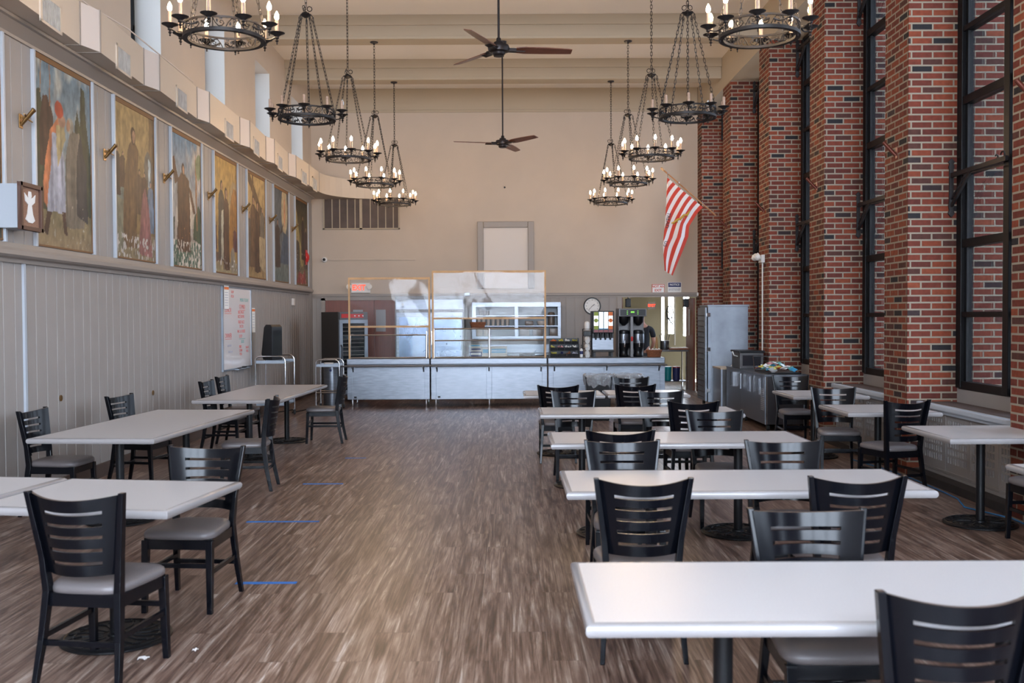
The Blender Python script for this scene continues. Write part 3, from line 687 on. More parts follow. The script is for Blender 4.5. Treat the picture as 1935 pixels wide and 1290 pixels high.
# ------------------------------------------------------------------ chandeliers
def link_chain(mb, p0, p1, ll=0.055, r=0.0035, wdt=0.011):
    p0, p1 = Vector(p0), Vector(p1); d = p1 - p0; L = d.length; n = max(1, int(L / (ll * 0.78))); d.normalize()
    u0 = d.orthogonal().normalized(); v0 = d.cross(u0)
    for k in range(n):
        c = p0 + d * L * (k + 0.5) / n; u = u0 if k % 2 else v0; hl = L / n * 0.64
        pts = []
        for a in range(8):
            t = 2 * PI * (a + 0.5) / 8; ct, st = math.cos(t), math.sin(t)
            pts.append(c + d * (math.copysign(hl - wdt, ct) + ct * wdt) + u * st * wdt)
        mb.tube(pts, r, 4, closed=True)
BULB_PROF = [(0.008, 0.0), (0.0165, 0.012), (0.0185, 0.028), (0.014, 0.048), (0.006, 0.064), (0.001, 0.072)]
def make_chandelier(top_z):
    # local origin at the height of the ring
    R = 0.318; t = thing('ring_chandelier', 'x', 'chandelier', (0, 0, 0), 0, 'x')
    mb = MB(); n = 48
    def band(z0, z1, r0, r1):
        pr = [(r0, z0), (r1, z0), (r1, z1), (r0, z1)]
        rings = [[mb.bm.verts.new((r * math.cos(2 * PI * k / n), r * math.sin(2 * PI * k / n), z)) for r, z in pr] for k in range(n)]
        for k in range(n):
            a, b = rings[k], rings[(k + 1) % n]
            for j in range(4): mb.bm.faces.new((a[j], b[j], b[(j + 1) % 4], a[(j + 1) % 4]))
    band(-0.055, -0.035, R - 0.035, R + 0.006); band(-0.035, -0.028, R - 0.004, R + 0.004); band(0.042, 0.058, R - 0.006, R + 0.004)
    for k in range(10):
        a = 2 * PI * (k + 0.5) / 10; c, s = math.cos(a), math.sin(a)
        if k % 2 == 0: mb.lathe([(0.001, -0.088), (0.006, -0.078), (0.003, -0.07), (0.010, -0.062), (0.004, -0.055)], (c * R, s * R, 0), 6)
        mb.bar((c * (R - 0.003), s * (R - 0.003), -0.03), (c * (R - 0.003), s * (R - 0.003), 0.045), 0.008, 0.006)
    rg = mb.build('ring', 'iron', t, smooth=True)
    mb = MB()
    for k in range(20):
        a0 = 2 * PI * k / 20; da = 2 * PI / 20
        def Q(u, v): aa = a0 + da * u; return (math.cos(aa) * R, math.sin(aa) * R, -0.028 + v * 0.07)
        f = 1 if k % 2 else 0
        S = [(0.02, 0.05), (0.2, 0.55), (0.45, 0.95), (0.72, 0.88), (0.86, 0.6), (0.78, 0.36), (0.6, 0.34), (0.56, 0.52), (0.66, 0.6)]
        mb.tube([Q(u, v if not f else 1 - v) for u, v in S], 0.0042, 4)
        mb.poly([Q(u, v if not f else 1 - v) for u, v in ((0.3, 0.12), (0.42, 0.3), (0.36, 0.62), (0.24, 0.32))])
        mb.poly([Q(u, v if not f else 1 - v) for u, v in ((0.5, 0.05), (0.75, 0.02), (0.7, 0.22), (0.52, 0.2))])
    sc = mb.build('scrollwork', 'iron', rg, smooth=True)
    for k in range(10):
        a = 2 * PI * (k + 0.5) / 10; pa = 2 * PI * (k // 2 + 0.5) / 5; rc = 0.415
        sg = 1 if k % 2 else -1; base = pa + sg * 0.05
        mb = MB(); pts = []
        for q in range(7):
            v = q / 6; aa = base + (a - base) * (v ** 0.8); rr_ = R + 0.01 + (rc - R - 0.01) * (v ** 1.5); pts.append((math.cos(aa) * rr_, math.sin(aa) * rr_, 0.012 - 0.02 * math.sin(v * PI)))
        mb.tube(pts, [0.009, 0.008, 0.007, 0.006, 0.006, 0.007, 0.008], 6)
        arm = mb.build('arm', 'iron', t, smooth=True)
        c = (math.cos(a) * rc, math.sin(a) * rc, 0.0)
        mb = MB(); mb.lathe([(0.001, -0.052), (0.008, -0.045), (0.004, -0.036), (0.014, -0.022), (0.006, -0.008), (0.018, 0.0), (0.016, 0.012), (0.024, 0.02), (0.038, 0.030), (0.062, 0.040), (0.066, 0.044), (0.05, 0.042), (0.02, 0.036)], c, 14)
        mb.build('drip_cup', 'iron', arm, smooth=True)
        MB().lathe([(0.0155, 0.036), (0.0155, 0.148), (0.009, 0.15)], c, 10).build('candle_sleeve', 'sleeve', arm, smooth=True)
        MB().lathe([(r, z + 0.149) for r, z in BULB_PROF], c, 8).build('bulb', 'bulb_lit', arm, smooth='full')
    HB = 1.13
    for k in range(5):
        a = 2 * PI * (k + 0.0) / 5 + 0.3; mb = MB(); link_chain(mb, (math.cos(a) * R, math.sin(a) * R, 0.055), (math.cos(a) * 0.075, math.sin(a) * 0.075, HB - 0.03))
        mb.build('chain', 'iron', t)
    mb = MB(); mb.lathe([(0.02, HB - 0.03), (0.05, HB - 0.01), (0.062, HB + 0.005), (0.03, HB + 0.02), (0.012, HB + 0.04)], (0, 0, 0), 14)
    for k in range(5):
        a = 2 * PI * k / 5 + 0.3; c, s = math.cos(a), math.sin(a)
        mb.tube([(c * r_, s * r_, z_) for r_, z_ in ((0.02, HB + 0.02), (0.055, HB + 0.015), (0.085, HB - 0.02), (0.085, HB - 0.06), (0.068, HB - 0.06), (0.066, HB - 0.04))], 0.005, 5)
    for k in range(3):
        a = 2 * PI * k / 3; c, s = math.cos(a), math.sin(a)
        mb.tube([(0.012 * c + 0.028 * c * (1 + math.cos(q)), 0.012 * s + 0.028 * s * (1 + math.cos(q)), HB + 0.07 + 0.028 * math.sin(q)) for q in [PI + 2 * PI * j / 8 for j in range(8)]], 0.005, 4, closed=True)
    mb.build('hub', 'iron', t, smooth=True)
    mb = MB(); link_chain(mb, (0, 0, HB + 0.09), (0, 0, top_z - 0.03), ll=0.06, r=0.004, wdt=0.013); mb.build('hanging_chain', 'iron', t)
    mb = MB(); mb.lathe([(0.001, top_z - 0.05), (0.014, top_z - 0.045), (0.02, top_z - 0.03), (0.062, top_z - 0.018), (0.07, top_z)], (0, 0, 0), 20); mb.build('canopy', 'bronze', t, smooth=True)
    return t
RZ = 3.99
ch0 = make_chandelier(ZB - RZ)
YS = [8.1, 11.36, 14.25, 17.06, 19.95]
YC = [8.58, 11.38, 14.23, 17.06, 19.95]
ORD = ['nearest', 'second', 'third', 'fourth', 'farthest']
off_mesh = None
n_ = 0
for side, X0 in (('left', -2.30), ('right', 2.02)):
    for k in range(5):
        st = 'candle bulbs glowing' if k != 1 else 'clear unlit candle bulbs'
        lb = '%s chandelier of the %s row, black iron ring with %s' % (ORD[k], side, st)
        if n_ == 0: r = ch0; r['label'] = lb; r.location = (X0, YS[k], RZ); r['group'] = 'ring chandeliers in the left row'
        else: r = dup(ch0, (X0, YS[k], RZ), 0.13 * k + (0.35 if side == 'right' else 0), lb, 'ring chandeliers in the %s row' % side)
        n_ += 1
        if k == 0:   # hangs clear of a beam: canopy on the ceiling
            pass
        bulbs = [g for c in r.children if c.name.startswith('arm') for g in c.children if g.name.startswith('bulb')]
        for q, g in enumerate(bulbs):
            if k == 1 or (k == 0 and side == 'right' and q == 0):
                if off_mesh is None: off_mesh = g.data.copy(); off_mesh.materials[0] = M['bulb_off']
                g.data = off_mesh
# nearest pair hang from the ceiling between beams, so their chain is longer
for r in [o for o in COL.objects if o.name.startswith('ring_chandelier') and abs(o.location.y - 8.1) < 0.01]:
    for c in r.children:
        if c.name.startswith('canopy'): c.location.z += ZC - ZB
    mb = MB(); link_chain(mb, (0, 0, 1.22), (0, 0, ZC - RZ - 0.03), ll=0.06, r=0.004, wdt=0.013)
    for c in list(r.children):
        if c.name.startswith('hanging_chain'): bpy.data.objects.remove(c)
    mb.build('hanging_chain', 'iron', r)

# ------------------------------------------------------------------ ceiling fans
def make_fan(x, y, z, rz, rod, label, hz):
    t = thing('ceiling_fan', label, 'ceiling fan', (x, y, z), rz, 'ceiling fans')
    MB().lathe([(0.013, 0.1), (0.013, rod - 0.02)], (0, 0, 0), 10).build('down_rod', 'bronze', t, smooth=True)
    MB().lathe([(0.02, rod - 0.07), (0.05, rod - 0.05), (0.07, rod - 0.03), (0.075, rod)], (0, 0, 0), 20).build('canopy', 'bronze', t, smooth=True)
    MB().lathe([(0.02, -0.075), (0.06, -0.072), (0.075, -0.055), (0.075, -0.03), (0.115, -0.02), (0.125, 0.02), (0.115, 0.05), (0.06, 0.06), (0.055, 0.085), (0.03, 0.095), (0.025, 0.13), (0.013, 0.14)], (0, 0, 0), 24).build('motor', 'bronze', t, smooth=True)
    for k in range(3):
        a = 2 * PI * k / 3; m = Matrix.Rotation(a, 4, 'Z')
        mb = MB(); xs = [(0.2, -0.055, 0.055), (0.3, -0.075, 0.07), (0.55, -0.075, 0.06), (0.80, -0.06, 0.045), (0.84, -0.05, 0.04)]
        V = []
        for X_, a_, b_ in xs:
            V.append([mb.bm.verts.new(m @ Vector((X_, v, -v * 0.24 + dz))) for v, dz in ((a_, 0), (b_, 0), (b_, 0.009), (a_, 0.009))])
        for A, B in zip(V, V[1:]):
            for j in range(4): mb.bm.faces.new((A[j], A[(j + 1) % 4], B[(j + 1) % 4], B[j]))
        mb.bm.faces.new(V[0][::-1]); mb.bm.faces.new(V[-1])
        bl = mb.build('blade', 'walnut', t)
        mb = MB(); mb.box(0.09, 0.30, -0.045, 0.045, -0.012, -0.003, mtx=m @ Matrix.Rotation(0.2, 4, 'X')); mb.box(0.1, 0.2, -0.03, 0.03, -0.02, 0.02, mtx=m)
        mb.build('blade_arm', 'bronze', bl, bevel=0.003)
make_fan(-0.12, 11.36, 4.72, math.radians(8), ZB - 4.72, 'nearer ceiling fan on a long rod, three walnut blades', 0)
make_fan(-0.12, 17.06, 4.65, math.radians(72), ZB - 4.65, 'farther ceiling fan on a long rod, three walnut blades', 0)

# ------------------------------------------------------------------ painted wall panels (generic scenes)
def vnoise(u, v, sc, seed):
    rs = np.random.RandomState(seed); g = rs.rand(64, 64); x = (u * sc) % 63; y = (v * sc) % 63
    xi, yi = x.astype(int), y.astype(int); fx, fy = x - xi, y - yi; fx = fx * fx * (3 - 2 * fx); fy = fy * fy * (3 - 2 * fy)
    return (g[yi, xi] * (1 - fx) + g[yi, xi + 1] * fx) * (1 - fy) + (g[yi + 1, xi] * (1 - fx) + g[yi + 1, xi + 1] * fx) * fy
def fbm(u, v, sc, seed):
    return sum(vnoise(u, v, sc * 2 ** k, seed + k) / 2 ** (k + 1) for k in range(4))
def canvas(parent, w, h, ops, seed, nx=110, ny=160):
    uu, vv = np.meshgrid(np.linspace(0, 1, nx), np.linspace(0, 1, ny)); u = uu.ravel(); v = vv.ravel()
    wu = u + (fbm(u, v, 9, seed) - 0.47) * 0.05; wv = v + (fbm(u, v, 9, seed + 9) - 0.47) * 0.03
    img = np.zeros((len(u), 3)) + 0.5
    def L(c): c = np.array(c, float) / 255; return c ** 2.2
    for op in ops:
        k = op[0]
        if k == 'grad':   # v0, v1, colour low, colour high
            t = np.clip((wv - op[1]) / (op[2] - op[1]), 0, 1)[:, None]; m = ((wv >= op[1]) & (wv <= op[2]))[:, None]
            img = np.where(m, L(op[3]) * (1 - t) + L(op[4]) * t, img)
        elif k == 'cloud':
            n = fbm(u, v * 0.8, op[2], seed + 3); m = np.clip((n - op[3]) * 6, 0, 1)[:, None] * (wv > op[4])[:, None]; img = img * (1 - m) + L(op[1]) * m
        elif k == 'ell':   # cx, cy, rx, ry, colour
            d = ((wu - op[1]) / op[3]) ** 2 + ((wv - op[2]) / op[4]) ** 2; m = np.clip((1.15 - d) * 5, 0, 1)[:, None]
            img = img * (1 - m) + L(op[5]) * m
        elif k == 'poly' or k == 'robe':
            pts = op[1]; ins = np.zeros(len(u), bool); j = len(pts) - 1
            for i in range(len(pts)):
                xi, yi = pts[i]; xj, yj = pts[j]
                if yi != yj: ins ^= ((yi > wv) != (yj > wv)) & (wu < (xj - xi) * (wv - yi) / (yj - yi) + xi)
                j = i
            c = L(op[2])[None, :]
            if k == 'robe':
                s = 0.78 + 0.55 * fbm(wu * 3.2, wv * 0.25, 9, seed + 5)[:, None]; c = c * (0.45 + 1.0 * (s - 0.78) / 0.55 * 1.1)
            img = np.where(ins[:, None], c, img)
        elif k == 'spk':   # speckles: v limit, colour, density
            n = vnoise(u, v, 41, seed + 11) * (wv < op[1]); m = (n > op[3])[:, None]; img = np.where(m, L(op[2]), img)
    img *= (0.30 + 0.74 * fbm(u, v, 22, seed + 20))[:, None]; img = np.clip(img, 0, 1)
    me = bpy.data.meshes.new('canvas'); co = np.stack([np.zeros(len(u)), u * w, v * h], 1)
    idx = np.arange(nx * ny).reshape(ny, nx); fa = np.stack([idx[:-1, :-1], idx[:-1, 1:], idx[1:, 1:], idx[1:, :-1]], -1).reshape(-1, 4)
    me.from_pydata(co.tolist(), [], fa.tolist()); at = me.color_attributes.new('paint', 'FLOAT_COLOR', 'POINT')
    at.data.foreach_set('color', np.concatenate([img, np.ones((len(u), 1))], 1).astype(np.float32).ravel())
    me.materials.append(M['painted']); o = bpy.data.objects.new('canvas', me); COL.objects.link(o); o.parent = parent; return o
def robed(cx, y0, y1, w, c, skin=(196, 150, 120), hood=None, lean=0.0):
    hh = y1 - y0; hd = hh * 0.075
    return [('robe', [(cx - w * 0.62, y0), (cx + w * 0.62, y0), (cx + w * 0.58 + lean * 0.4, y0 + hh * 0.55), (cx + w * 0.5 + lean, y0 + hh * 0.82), (cx + w * 0.15 + lean, y0 + hh * 0.88), (cx - w * 0.2 + lean, y0 + hh * 0.88), (cx - w * 0.5 + lean, y0 + hh * 0.8), (cx - w * 0.55, y0 + hh * 0.4)], c),
            ('ell', cx + lean, y0 + hh * 0.93, hd * 1.0, hd, hood or tuple(int(q * 0.7) for q in c)), ('ell', cx + lean + hd * 0.2, y0 + hh * 0.925, hd * 0.62, hd * 0.68, skin)]
BR, DB, TN = (100, 74, 52), (64, 48, 38), (176, 146, 96)
SCN = [
 ([('grad', 0, .3, (90, 84, 70), (110, 100, 84)), ('grad', .3, 1, (92, 78, 60), (120, 86, 50)), ('robe', [(.6, .25), (1, .2), (1, .62), (.7, .6)], (70, 60, 52)), ('ell', .95, .62, .12, .06, (196, 70, 40)), ('ell', .9, .8, .1, .12, (60, 44, 34)), ('robe', [(.2, 0), (.95, 0), (.9, .25), (.3, .22)], (120, 112, 96))], 'dark interior with a red cap'),
 ([('grad', 0, .3, (172, 146, 112), (128, 122, 84)), ('grad', .26, 1, (150, 160, 158), (122, 146, 160)), ('cloud', (206, 202, 188), 5, .50, .3), ('robe', [(.0, .2), (.26, .2), (.2, .62), (.1, .82), (0, .8)], (78, 80, 56)),
   ('robe', [(.66, .25), (.98, .2), (.98, .55), (.92, .72), (.88, .92), (.82, .94), (.8, .7), (.75, .8), (.7, .72)], (72, 74, 50)), ('robe', [(.08, .42), (.3, .42), (.32, .7), (.24, .8), (.16, .8), (.1, .66)], (84, 58, 44)),
   ('poly', [(.1, .8), (.115, .8), (.125, 1), (.11, 1)], (170, 130, 96)), ('poly', [(.26, .75), (.275, .75), (.28, 1), (.265, 1)], (170, 120, 84)),
   ('robe', [(.5, .13), (.86, .13), (.88, .5), (.78, .66), (.6, .66), (.52, .5)], (134, 122, 106)), ('robe', [(.7, .2), (.92, .16), (.9, .5), (.8, .66), (.72, .5)], (64, 62, 64)),
   ('robe', [(.14, .24), (.24, .2), (.34, .6), (.5, .66), (.4, .72), (.26, .62), (.16, .45)], (216, 130, 84)), ('robe', [(.2, .2), (.5, .18), (.5, .45), (.44, .62), (.3, .62)], (190, 190, 202)), ('robe', [(.38, .44), (.52, .6), (.5, .7), (.36, .66)], (190, 168, 120)),
   ('poly', [(.14, .08), (.2, .07), (.27, .2), (.2, .2)], (84, 58, 44)), ('poly', [(.46, .09), (.54, .08), (.5, .2), (.44, .2)], (84, 58, 44)), ('ell', .46, .7, .06, .035, (186, 140, 112)), ('ell', .42, .755, .075, .045, (192, 78, 48)), ('ell', .6, .69, .07, .045, (168, 158, 140)), ('ell', .57, .69, .035, .03, (176, 130, 100)), ('spk', .25, (200, 190, 170), .9)], 'two robed travellers, one in an orange cloak and red cap'),
 ([('grad', 0, .2, (150, 132, 100), (160, 140, 104)), ('grad', .18, 1, (140, 112, 70), (196, 164, 110)), ('poly', [(.86, .2), (1, .2), (1, 1), (.86, 1)], (136, 108, 70)), ('ell', .84, .62, .1, .12, (120, 112, 100)), ('poly', [(.84, .5), (.9, .5), (.9, .68), (.84, .7)], (190, 206, 210)),
   ('poly', [(0, .05), (.22, .05), (.22, .42), (0, .46)], (140, 136, 112)), ('poly', [(0, .4), (.25, .36), (.25, .5), (0, .54)], (128, 134, 124))] + robed(.08, .4, .7, .12, DB) + robed(.2, .45, .68, .12, (90, 66, 48)) + robed(.36, .08, .86, .26, (120, 90, 60), lean=.1)
   + robed(.6, .3, .6, .14, (110, 84, 60)) + robed(.74, .32, .6, .14, (96, 70, 52)) + robed(.9, .2, .55, .14, (120, 136, 156)) + [('robe', [(.56, .05), (.92, .03), (.84, .38), (.76, .5), (.66, .4)], (160, 104, 100)), ('spk', .16, (220, 210, 200), .62)], 'brown robed figures gathered in a stone hall'),
 ([('grad', 0, .25, (76, 100, 80), (110, 130, 110)), ('grad', .2, 1, (196, 180, 164), (112, 150, 180)), ('cloud', (222, 206, 186), 3, .40, .3), ('robe', [(.7, .22), (1, .2), (1, .45), (.9, .5), (.76, .4)], (70, 84, 56)), ('poly', [(.83, .3), (.87, .3), (.85, .8), (.82, .92), (.8, .8)], (168, 120, 80)), ('ell', .92, .8, .1, .1, (140, 150, 110)), ('robe', [(0, .15), (.1, .15), (.12, .36), (0, .34)], (60, 66, 50))]
   + robed(.4, .12, .78, .36, (98, 66, 44)) + [('robe', [(.14, .6), (.26, .64), (.1, .8), (.03, .78)], (98, 66, 44)), ('robe', [(.56, .62), (.66, .6), (.8, .44), (.72, .42)], (98, 66, 44)), ('spk', .2, (226, 216, 200), .6), ('spk', .3, (200, 130, 70), .93)], 'brown robed figure with raised arm before clouds and birds'),
 ([('grad', 0, .12, (170, 156, 120), (150, 130, 100)), ('grad', .1, 1, (176, 140, 80), (204, 164, 92)), ('poly', [(.5, .2), (1, .2), (1, .8), (.8, .82), (.62, .66), (.56, .4)], (188, 160, 116)), ('poly', [(.62, .2), (1, .2), (1, .74), (.84, .76), (.7, .6)], (176, 122, 54)), ('poly', [(0, .1), (.5, .1), (.5, .17), (0, .18)], (112, 84, 66))]
   + robed(.06, .2, .42, .12, (104, 56, 50)) + robed(.9, .2, .42, .14, (110, 60, 56)) + robed(.32, .12, .78, .24, (90, 78, 66)) + [('robe', [(.3, .12), (.44, .12), (.42, .55), (.32, .52)], (206, 200, 176))] + robed(.52, .03, .74, .22, (96, 66, 46)) + [('ell', .8, .12, .1, .12, (150, 138, 120)), ('spk', .14, (226, 220, 210), .8)], 'two brown robed figures embracing under an arch'),
 ([('grad', 0, .15, (180, 150, 104), (150, 120, 80)), ('grad', .12, 1, (170, 134, 84), (210, 176, 116)), ('poly', [(0, .94), (.12, 1), (1, .6), (.95, .5)], (112, 84, 52)), ('poly', [(.3, .74), (.38, .74), (.38, 1), (.3, 1)], (120, 92, 60))] + robed(.14, .1, .62, .22, (120, 106, 90)) + robed(.35, .1, .78, .3, (112, 84, 60)) + robed(.56, .06, .74, .26, (92, 66, 48)) + robed(.82, .3, .7, .22, (130, 116, 96))
   + [('poly', [(.66, .12), (1, .06), (1, .4), (.66, .42)], (188, 164, 126))], 'three brown robed figures at a table'),
 ([('grad', 0, .3, (104, 116, 112), (120, 126, 120)), ('grad', .25, 1, (120, 124, 124), (92, 100, 108)), ('ell', .75, .78, .2, .25, (206, 186, 150)), ('ell', .75, .75, .05, .15, (226, 160, 120)), ('robe', [(.4, .2), (1, .2), (1, .5), (.7, .55)], (84, 96, 112))] + robed(.28, .15, .66, .26, (76, 58, 48)) + [('robe', [(.4, .5), (.6, .55), (.66, .64), (.5, .56)], (76, 58, 48))], 'kneeling dark figure before a pale light'),
 ([('grad', 0, .3, (112, 96, 70), (120, 104, 72)), ('grad', .25, 1, (140, 122, 76), (66, 60, 48)), ('poly', [(0, .6), (.1, .5), (.5, .2), (.62, .24), (.1, .9)], (176, 156, 100))] + robed(.62, .3, .82, .2, (70, 52, 44)) + robed(.85, .2, .7, .24, (84, 62, 52)) + robed(.2, .15, .55, .3, (92, 78, 60)) + [('robe', [(.1, .02), (.9, .02), (.76, .2), (.6, .12), (.3, .16)], (160, 66, 60)), ('spk', .4, (200, 190, 170), .85)], 'dim crowd of figures with a red cloth below'),
]
for k, (ops, desc) in enumerate(SCN):
    y = PIC[k]; t = thing('wall_painting', ('tall wall painting at the left edge, ' if k == 0 else 'tall wall painting, ') + desc, 'painting', (XL + 0.001, y, PZ0), 0, 'tall paintings along the left wall')
    canvas(t, PW, PZ1 - PZ0, ops, 30 + 7 * k).location.x = 0.006
    w, h = PW, PZ1 - PZ0; mb = MB()
    mb.box(-0.001, 0.014, 0, w, h - 0.05, h); mb.box(-0.001, 0.014, 0, w, 0, 0.018); mb.box(-0.001, 0.012, 0, 0.012, 0, h); mb.box(-0.001, 0.012, w - 0.012, w, 0, h)
    mb.build('frame', 'frame_brown', t)
    MB().box(-0.001, 0.035, -0.035, 0, -0.01, h).build('side_trim', 'pale_edge', t, bevel=0.003); MB().box(-0.001, 0.035, w, w + 0.035, -0.01, h).build('side_trim', 'pale_edge', t, bevel=0.003)
# brass holders between the paintings, copper ones on the piers
def holder(x, y, z, rz, m, label, group):
    t = thing('flagpole_holder', label, 'flagpole holder', (x, y, z), rz, group)
    t.scale = (0.62, 0.95, 0.75)
    MB().box(0, 0.01, -0.035, 0.035, -0.10, 0.07, bev=0.003).build('plate', m, t)
    mb = MB(); mb.tube([(0.01, 0, -0.06), (0.07, 0, -0.0), (0.2, 0, 0.12)], [0.018, 0.024, 0.026], 12, caps=True)
    mb.tube([(0.205, 0, 0.125), (0.19, 0, 0.11)], [0.030, 0.030], 12)
    mb.bar((0.01, 0, 0.03), (0.10, 0, 0.03), 0.02, 0.03)
    mb.build('tube', m, t, smooth=True)
    mb = MB(); mb.tube([(0.09, 0, 0.02), (0.11, -0.05, 0.05), (0.13, -0.10, 0.045)], [0.012, 0.012, 0.008], 6); mb.tube([(0.09, 0, 0.02), (0.11, 0.04, 0.0), (0.12, 0.08, -0.01)], [0.012, 0.010, 0.007], 6); mb.build('wing', m, t, smooth=True)
OR2 = ['first', 'second', 'third', 'fourth', 'fifth', 'sixth', 'seventh']
for k in range(1, 8):
    holder(XL + 0.002, PIC[k] - 0.24, 3.50, 0, 'brass', '%s brass flagpole holder from the left, between wall paintings' % OR2[k - 1], 'brass holders on the left wall')
for k, nm in ((4, 'cut by the right edge'), (5, 'on the widest whole brick pier'), (6, 'on the second brick pier from the right'), (7, 'on the pier above the emergency light'), (8, 'holding the striped flag on its pier')):
    t = thing('flagpole_holder', 'copper tube flagpole holder ' + nm, 'flagpole holder', (XR - 0.001, PIER[k] + 0.3, 3.47), PI, 'copper holders on the piers'); t.scale = (0.75, 0.8, 0.8)
    MB().box(0, 0.012, -0.03, 0.03, -0.1, 0.05, bev=0.003).build('plate', 'copper', t)
    mb = MB(); mb.tube([(0.02, 0, -0.06), (0.2, 0, 0.12)], 0.026, 14); mb.tube([(0.012, 0, -0.02), (0.06, 0, -0.02)], 0.01, 6); mb.build('tube', 'copper', t, smooth=True)
# wrought iron brackets on the camera side of the piers
def bracket(y, z, label):
    t = thing('iron_bracket', label, 'bracket', (4.64, y, z), 0, 'black iron brackets on the piers')
    mb = MB()
    mb.extrude([(-0.035, -0.28), (0, -0.32), (0.035, -0.28), (0.022, -0.24), (0.03, -0.2), (0.022, -0.16), (0.022, 0.18), (0.03, 0.21), (0.02, 0.24), (0.035, 0.26), (0, 0.30), (-0.035, 0.26), (-0.02, 0.24), (-0.03, 0.21), (-0.022, 0.18), (-0.022, -0.16), (-0.03, -0.2), (-0.022, -0.24)], -0.02, 0.0, 'y')
    mb.build('wall_plate', 'iron', t, bevel=0.002)
    mb = MB(); mb.bar((0, -0.02, 0.12), (0, -1.18, 0.12), 0.03, 0.045); mb.bar((0, -0.3, 0.095), (0, -1.15, 0.06), 0.012, 0.012)
    mb.tube([(0, -1.10 - 0.04 * math.cos(a), 0.155 + 0.04 * math.sin(a)) for a in [-1.6 + 0.55 * k for k in range(9)]], 0.008, 5)
    mb.tube([(0, -0.98 - 0.03 * math.cos(a), 0.15 + 0.03 * math.sin(a)) for a in [-1.6 + 0.55 * k for k in range(8)]], 0.008, 5)
    mb.build('arm', 'iron', t, smooth=True)
    mb = MB(); mb.bar((0, -0.02, -0.20), (0, -0.46, 0.11), 0.024, 0.03); mb.bar((0, -0.02, -0.13), (0, -0.36, 0.11), 0.014, 0.014)
    for q in range(5):
        v = 0.15 + q * 0.17; c = Vector((0, -0.02 - 0.42 * v, -0.165 + 0.29 * v))
        mb.tube([c + Vector((0, 0.028 * math.cos(a), 0.028 * math.sin(a))) for a in [0.2 + 0.8 * j for j in range(6)]], 0.006, 4)
    mb.build('brace', 'iron', t, smooth=True)
pn = {5: 'widest whole pier beside the nearest window', 6: 'second pier from the right edge', 7: 'third pier from the right edge', 8: 'fourth pier from the right edge', 9: 'narrow pier by the back wall', 4: 'pier cut by the right edge'}
for k in (5, 6, 7, 8, 9):
    bracket(PIER[k] - 0.001, 3.04, 'lower black iron bracket on the ' + pn[k])
    bracket(PIER[k] - 0.001, 5.84, 'upper black iron bracket on the ' + pn[k])

# ------------------------------------------------------------------ air duct
t = thing('air_duct', 'long cream air duct with grilles above the wall paintings', 'air duct', (0, 0, 0))
st_ = [2.1, 4.0, 6.0, 7.95, 9.65, 11.32, 13.23, 15.2, 16.8, 18.5, 20.1]
XI, XO = -4.13, -4.05; Z0, Z1 = 4.335, 4.745
plan = [(XO, YR + 0.05)]
for k, y in enumerate(st_[:-1]): plan += [(XI + (0.03 if k > 6 else 0), y), (XO + (0.03 if k > 6 else 0), y + 0.28)]
plan += [(-4.0, 19.9), (-4.0, 20.95)]
for k in range(1, 11):
    a = k / 10 * PI / 2; plan.append((-4.0 + 1.10 * (1 - math.cos(a)) , 20.95 + 1.32 * math.sin(a)))
V = []; mb = MB()
lo = [mb.bm.verts.new((x, y, Z0)) for x, y in plan]; hi = [mb.bm.verts.new((x, y, Z1)) for x, y in plan]
for i in range(len(plan) - 1):
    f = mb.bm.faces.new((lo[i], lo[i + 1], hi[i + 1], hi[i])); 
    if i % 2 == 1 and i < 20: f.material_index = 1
bl = [mb.bm.verts.new((XL + 0.012, min(y, YB - 0.02), Z0)) for x, y in plan]; bh = [mb.bm.verts.new((XL + 0.012, min(y, YB - 0.02), Z1)) for x, y in plan]
for i in range(len(plan) - 1):
    mb.bm.faces.new((bl[i], bl[i + 1], lo[i + 1], lo[i])); mb.bm.faces.new((hi[i], hi[i + 1], bh[i + 1], bh[i]))
mb.build('casing', ['duct', 'duct_light'], t)
mb = MB()
for (x, y) in plan[1:-10]:
    MB().box(x, x + 0.008, y - 0.008, y + 0.008, Z0 - 0.008, Z1 + 0.006).box(XL + 0.1, x, y - 0.008, y + 0.008, Z0 - 0.008, Z0 - 0.001).build('seam', 'grey_trim', t)
def ductx(y):
    for (xa, ya), (xb, yb) in zip(plan, plan[1:]):
        if ya <= y <= yb: return xa + (xb - xa) * (y - ya) / (yb - ya), math.atan2(xb - xa, yb - ya)
    return XO, 0
for y in (5.2, 7.2, 8.95, 10.62, 12.5, 14.55, 15.98, 17.6, 19.45, 20.45):
    x, a = ductx(y); rt = Matrix.Translation((x, y, 4.42)) @ Matrix.Rotation(-a, 4, 'Z')
    mb = MB()
    for a0, a1, b0, b1 in ((-0.24, 0.24, 0.11, 0.135), (-0.24, 0.24, -0.135, -0.11), (-0.24, -0.2, -0.135, 0.135), (0.2, 0.24, -0.135, 0.135)): mb.box(0.0, 0.014, a0, a1, b0, b1, mtx=rt)
    mb.box(-0.002, 0.004, -0.2, 0.2, -0.11, 0.11, mtx=rt)
    gr = mb.build('grille', 'duct', t)
    mb = MB()
    for q in range(14): mb.box(0.003, 0.013, -0.19 + q * 0.0285, -0.178 + q * 0.0285, -0.11, 0.11, mtx=rt)
    mb.build('vane', 'grille', gr)
mb = MB(); mb.tube([(XO + 0.02, 6, 4.76), (XO - 0.1, 9.9, 4.79), (XO + 0.02, 10.6, 4.76), (XO - 0.05, 13, 4.76)], 0.008, 5)
tag(mb.build('conduit', 'duct_light', loc=(0, 0, 0), smooth=True), 'thin pale conduit running along the top of the duct', 'conduit')
